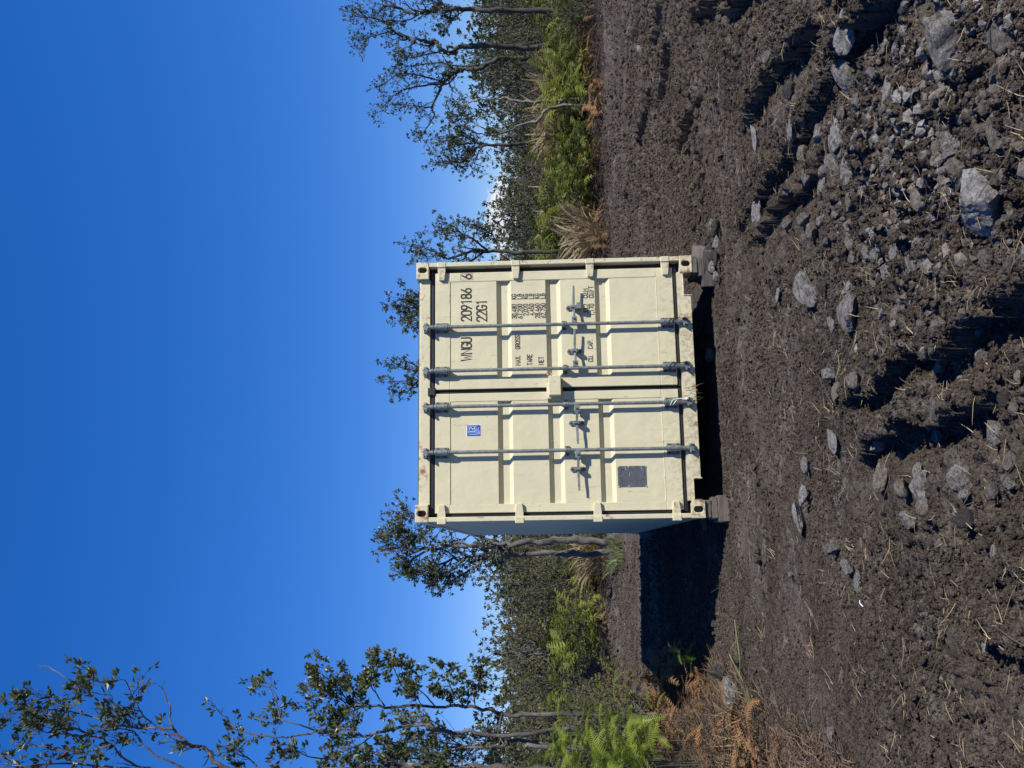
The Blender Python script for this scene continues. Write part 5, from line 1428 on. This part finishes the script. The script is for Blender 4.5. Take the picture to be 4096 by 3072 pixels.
NEAR = [(2150, 3010, 8.6), (2230, 3045, 8.2), (2250, 2975, 8.4), (2330, 3005, 8.0), (2340, 3060, 7.7), (2400, 2965, 8.1), (2420, 3040, 7.6), (2470, 3005, 7.7), (2500, 3062, 7.3), (2300, 2915, 8.8), (2185, 2940, 9.2), (2440, 2925, 8.2), (2520, 3020, 7.4), (2270, 3065, 7.9), (2545, 3066, 7.1), (2390, 3068, 7.5)]
for k, (px, py, d) in enumerate(NEAR):
    near_fern(px, py, d, 8, .85, 'bright green fern plant in the fern stand at the near left edge', FR, 'bright ferns at the near left')
near_fern(2420, 2858, 8.6, 7, .75, 'lime-yellow young fern standing above the brown litter at left')
near_fern(2690, 2605, 9.0, 8, .62, 'single green fern growing at the corner of the container shadow', stem=False)
near_fern(2560, 2880, 8.3, 7, .8, 'half-dead olive fern on the litter bank below the lime-yellow one')
# dead fern heaps on the near bank
n = 0
while n < 18:
    y = rs.uniform(6.2, 10.2); x = -.43 * y + rs.uniform(0, .9)
    bs = bank_side(x, y)
    if bs > -.12 or bs < -1.1: continue
    put1(FERNDD[n % 3], 'dead_fern_clump', 'reddish brown dead fern tangle on the near left litter bank', 'dead fern', 'dead fern tangles on the near left bank', x, y, rs.uniform(.40, .62), rs.uniform(0, 6.28), .02, .2); n += 1
# dead fronds lying on the bank
n = 0
while n < 130:
    y = rs.uniform(5.4, 11.0); x = -.43 * y + rs.uniform(-.05, 1.1)
    bd = float(pl_dist(np.array([x]), np.array([y]), BANK)[0][0])
    if bd > -.02 or bd < -1.1: continue
    o = bpy.data.objects.new('dead_fern_frond', FRD[n % 5]); COL.objects.link(o)
    o.location = (x, y, hz(x, y) + .06); o.rotation_euler = (rs.normal(0, .5), rs.normal(.1, .4), rs.uniform(0, 6.28)); s = rs.uniform(.55, 1.35); o.scale = (s, s, s)
    tag(o, 'orange-brown dead fern frond lying on the left litter bank', 'dead frond', 'dead fronds on the left bank'); n += 1
def bank_pt(rs_):
    while True:
        y = rs_.uniform(4.6, 12); x = -.45 * y + rs_.uniform(0, 1.5)
        if bank_side(x, y) < .12: return x, y
straw('fern_litter', 9000, 51, bank_pt, .04, .15, .0016, .0045, M_LITTER, .012, .0, .22, .55)
straw('dark_litter', 5000, 54, bank_pt, .04, .14, .0018, .0050, M_LITTERD, .008, .0, .2, .55)
straw('pale_twig_litter', 900, 52, bank_pt, .05, .24, .0012, .0026, M_TWIG, .03, .0, .2, .4)
def edge_pt(rs_):
    while True:
        x = rs_.uniform(-9.5, 10.5); y = float(edge_y(np.array([x]))[0]) + rs_.normal(.3, .8)
        if not -2.4 < x < 2.6: return x, y
straw('edge_litter', 1800, 53, edge_pt, .12, .5, .003, .007, M_LITTERD, .04, .0, .5, .5)

# ------------------------------------------------------------------ grasses
def grass_mesh(seed, n, hgt, lean, mat, plume=True, wid=.006):
    rs_ = np.random.RandomState(seed); mb = MB()
    for k in range(n):
        a = rs_.uniform(0, 6.28); e = abs(rs_.normal(0, .28)) + .05; h = hgt * rs_.uniform(.55, 1.1)
        p = np.array([rs_.normal(0, .09), rs_.normal(0, .09), 0]); d = np.array([math.cos(a) * e + lean[0], math.sin(a) * e + lean[1], 1.])
        pts = [p]
        for m in range(5):
            d = unit(d + np.array([math.cos(a) * .09 + lean[0] * .25, math.sin(a) * .09 + lean[1] * .25, -.06 * m])); pts.append(pts[-1] + d * h / 5)
        P = np.array(pts); S = unit(np.cross(P[-1] - P[0], rs_.normal(0, 1, 3))); w = np.array([.7, 1, 1, .9, .6, .1]) * wid
        if plume and k % 2: w[3:] = np.array([1.0, 2.6, .9]) * wid * 1.6
        v = np.stack([P + S * w[:, None], P - S * w[:, None]], 1).reshape(-1, 3); i = np.arange(5) * 2
        mb.add(v, np.stack([i, i + 1, i + 3, i + 2], 1))
    m = mb.mesh('grass'); m.materials.append(mat); return m
PL = [grass_mesh(500 + k, 170, 1.5, (-.12, 0), M_GRASST) for k in range(3)]
g = gnd(2330, 905); p = at(2300, 905, 20.5)
put1(PL[0], 'plume_grass', 'large tan plume grass tuft beside the right rear of the container', 'grass tuft', None, p[0], 21.8, 1.0, 0, 0)
put1(PL[1], 'plume_grass', 'smaller tan plume grass tuft overlapping the large one by the container', 'grass tuft', None, p[0] + .55, 22.6, .9, 1, 0)
for k, (px, py) in enumerate([(2190, 300), (2190, 350), (2200, 410), (2195, 440), (2205, 480), (2190, 520), (2200, 560), (2170, 660), (2185, 760), (2190, 840)]):
    p = at(px, py, 25.5); put1(PL[k % 3], 'plume_grass', 'tan plume grass tuft rising behind the green ferns at right', 'grass tuft', 'plume grass behind the ferns', p[0], 25.5 + rs.uniform(-.6, .6), rs.uniform(.95, 1.15), rs.uniform(0, 6.28), .2)
for k, (px, py) in enumerate([(2240, 2225), (2250, 2180)]):
    p = at(px, py, 22.5); put1(PL[k % 3], 'plume_grass', 'tan grass tuft behind the stems of the tree left of the container', 'grass tuft', 'tan grass left of the container', p[0], 22.5, .75, rs.uniform(0, 6.28), .1)
GG = [grass_mesh(520 + k, 70, .55, (0, 0), M_GRASSG, False, .006) for k in range(3)]
for k, (px, py, d, lab) in enumerate([(2420, 2180, 19.0, 'green and straw grass tuft at the foot of the tree left of the container'), (2440, 2230, 18.6, 'straw-coloured grass tuft on the low soil berm'), (2410, 2260, 19.6, 'green grass clump behind the soil berm')]):
    p = at(px, py, d); put1(GG[k % 3], 'grass_tuft', lab, 'grass tuft', None, p[0], d, .8, k, .05)
GD = grass_mesh(530, 60, .40, (.15, -.1), M_GRASST, False, .004)
for px, py, lab in ((3010, 2890, 'pale dry grass tuft beside the grey lichened rock'), (3070, 2990, 'pale dry grass tuft on the brown litter near the left edge')):
    q = gnd(px, py); put1(GD, 'dry_grass_tuft', lab, 'grass tuft', None, q[0], q[1], .9, px, 0)
# fallen green grass stalks beside the rock at left
mb = MB()
for ln, r in (([(2965, 2480), (2985, 2620), (2990, 2760)], .006), ([(2950, 2620), (3005, 2740), (3030, 2800)], .007), ([(3035, 2790), (2990, 2775), (2870, 2730)], .009), ([(2990, 2600), (2985, 2700), (3000, 2860)], .004), ([(3020, 2700), (3010, 2800), (3000, 2880)], .005), ([(2960, 2700), (3000, 2760), (3040, 2830)], .004)):
    pts = []
    for x, y in ln: q = gnd(x, y); pts.append((q[0], q[1], hz(q[0], q[1], True) + .05))
    mb.tube(pts, [r, r, r * .4], 4)
kind(mb.build('fallen_grass_stalks', M_GRASSG), 'stuff')
# dry sprig caught on the sill
mb = MB(); r9 = np.random.RandomState(9)
for k in range(9):
    x0, z0 = r9.uniform(1.06, 1.20), r9.uniform(.05, .14)
    pts = [np.array([x0, -.006, z0])]; d = np.array([r9.uniform(-.2, .35), -.25, -1.])
    for m in range(4):
        d = unit(d + r9.normal(0, .25, 3)); pts.append(pts[-1] + d * r9.uniform(.02, .04))
    mb.tube(pts, .0022, 3)
sp = mb.build('dry_sprig', M_STRAW); sp.location = tuple(C_POS); sp.rotation_euler = (0, 0, C_YAW); tag(sp, 'dry straw sprig caught on the container door sill', 'twig'); 
# white strip of plastic on the soil at left
q0, q1 = gnd(3438, 2402), gnd(3462, 2426)
MB().tube([(q0[0], q0[1], hz(q0[0], q0[1], True) + .012), ((q0[0] + q1[0]) / 2, (q0[1] + q1[1]) / 2, hz(q1[0], q1[1], True) + .012), (q1[0], q1[1], hz(q1[0], q1[1], True) + .012)], .0032, 4, True).build('plastic_strip', M_WHITE)
tag(bpy.data.objects['plastic_strip'], 'small white plastic strip lying on the scraped soil at left', 'plastic strip')
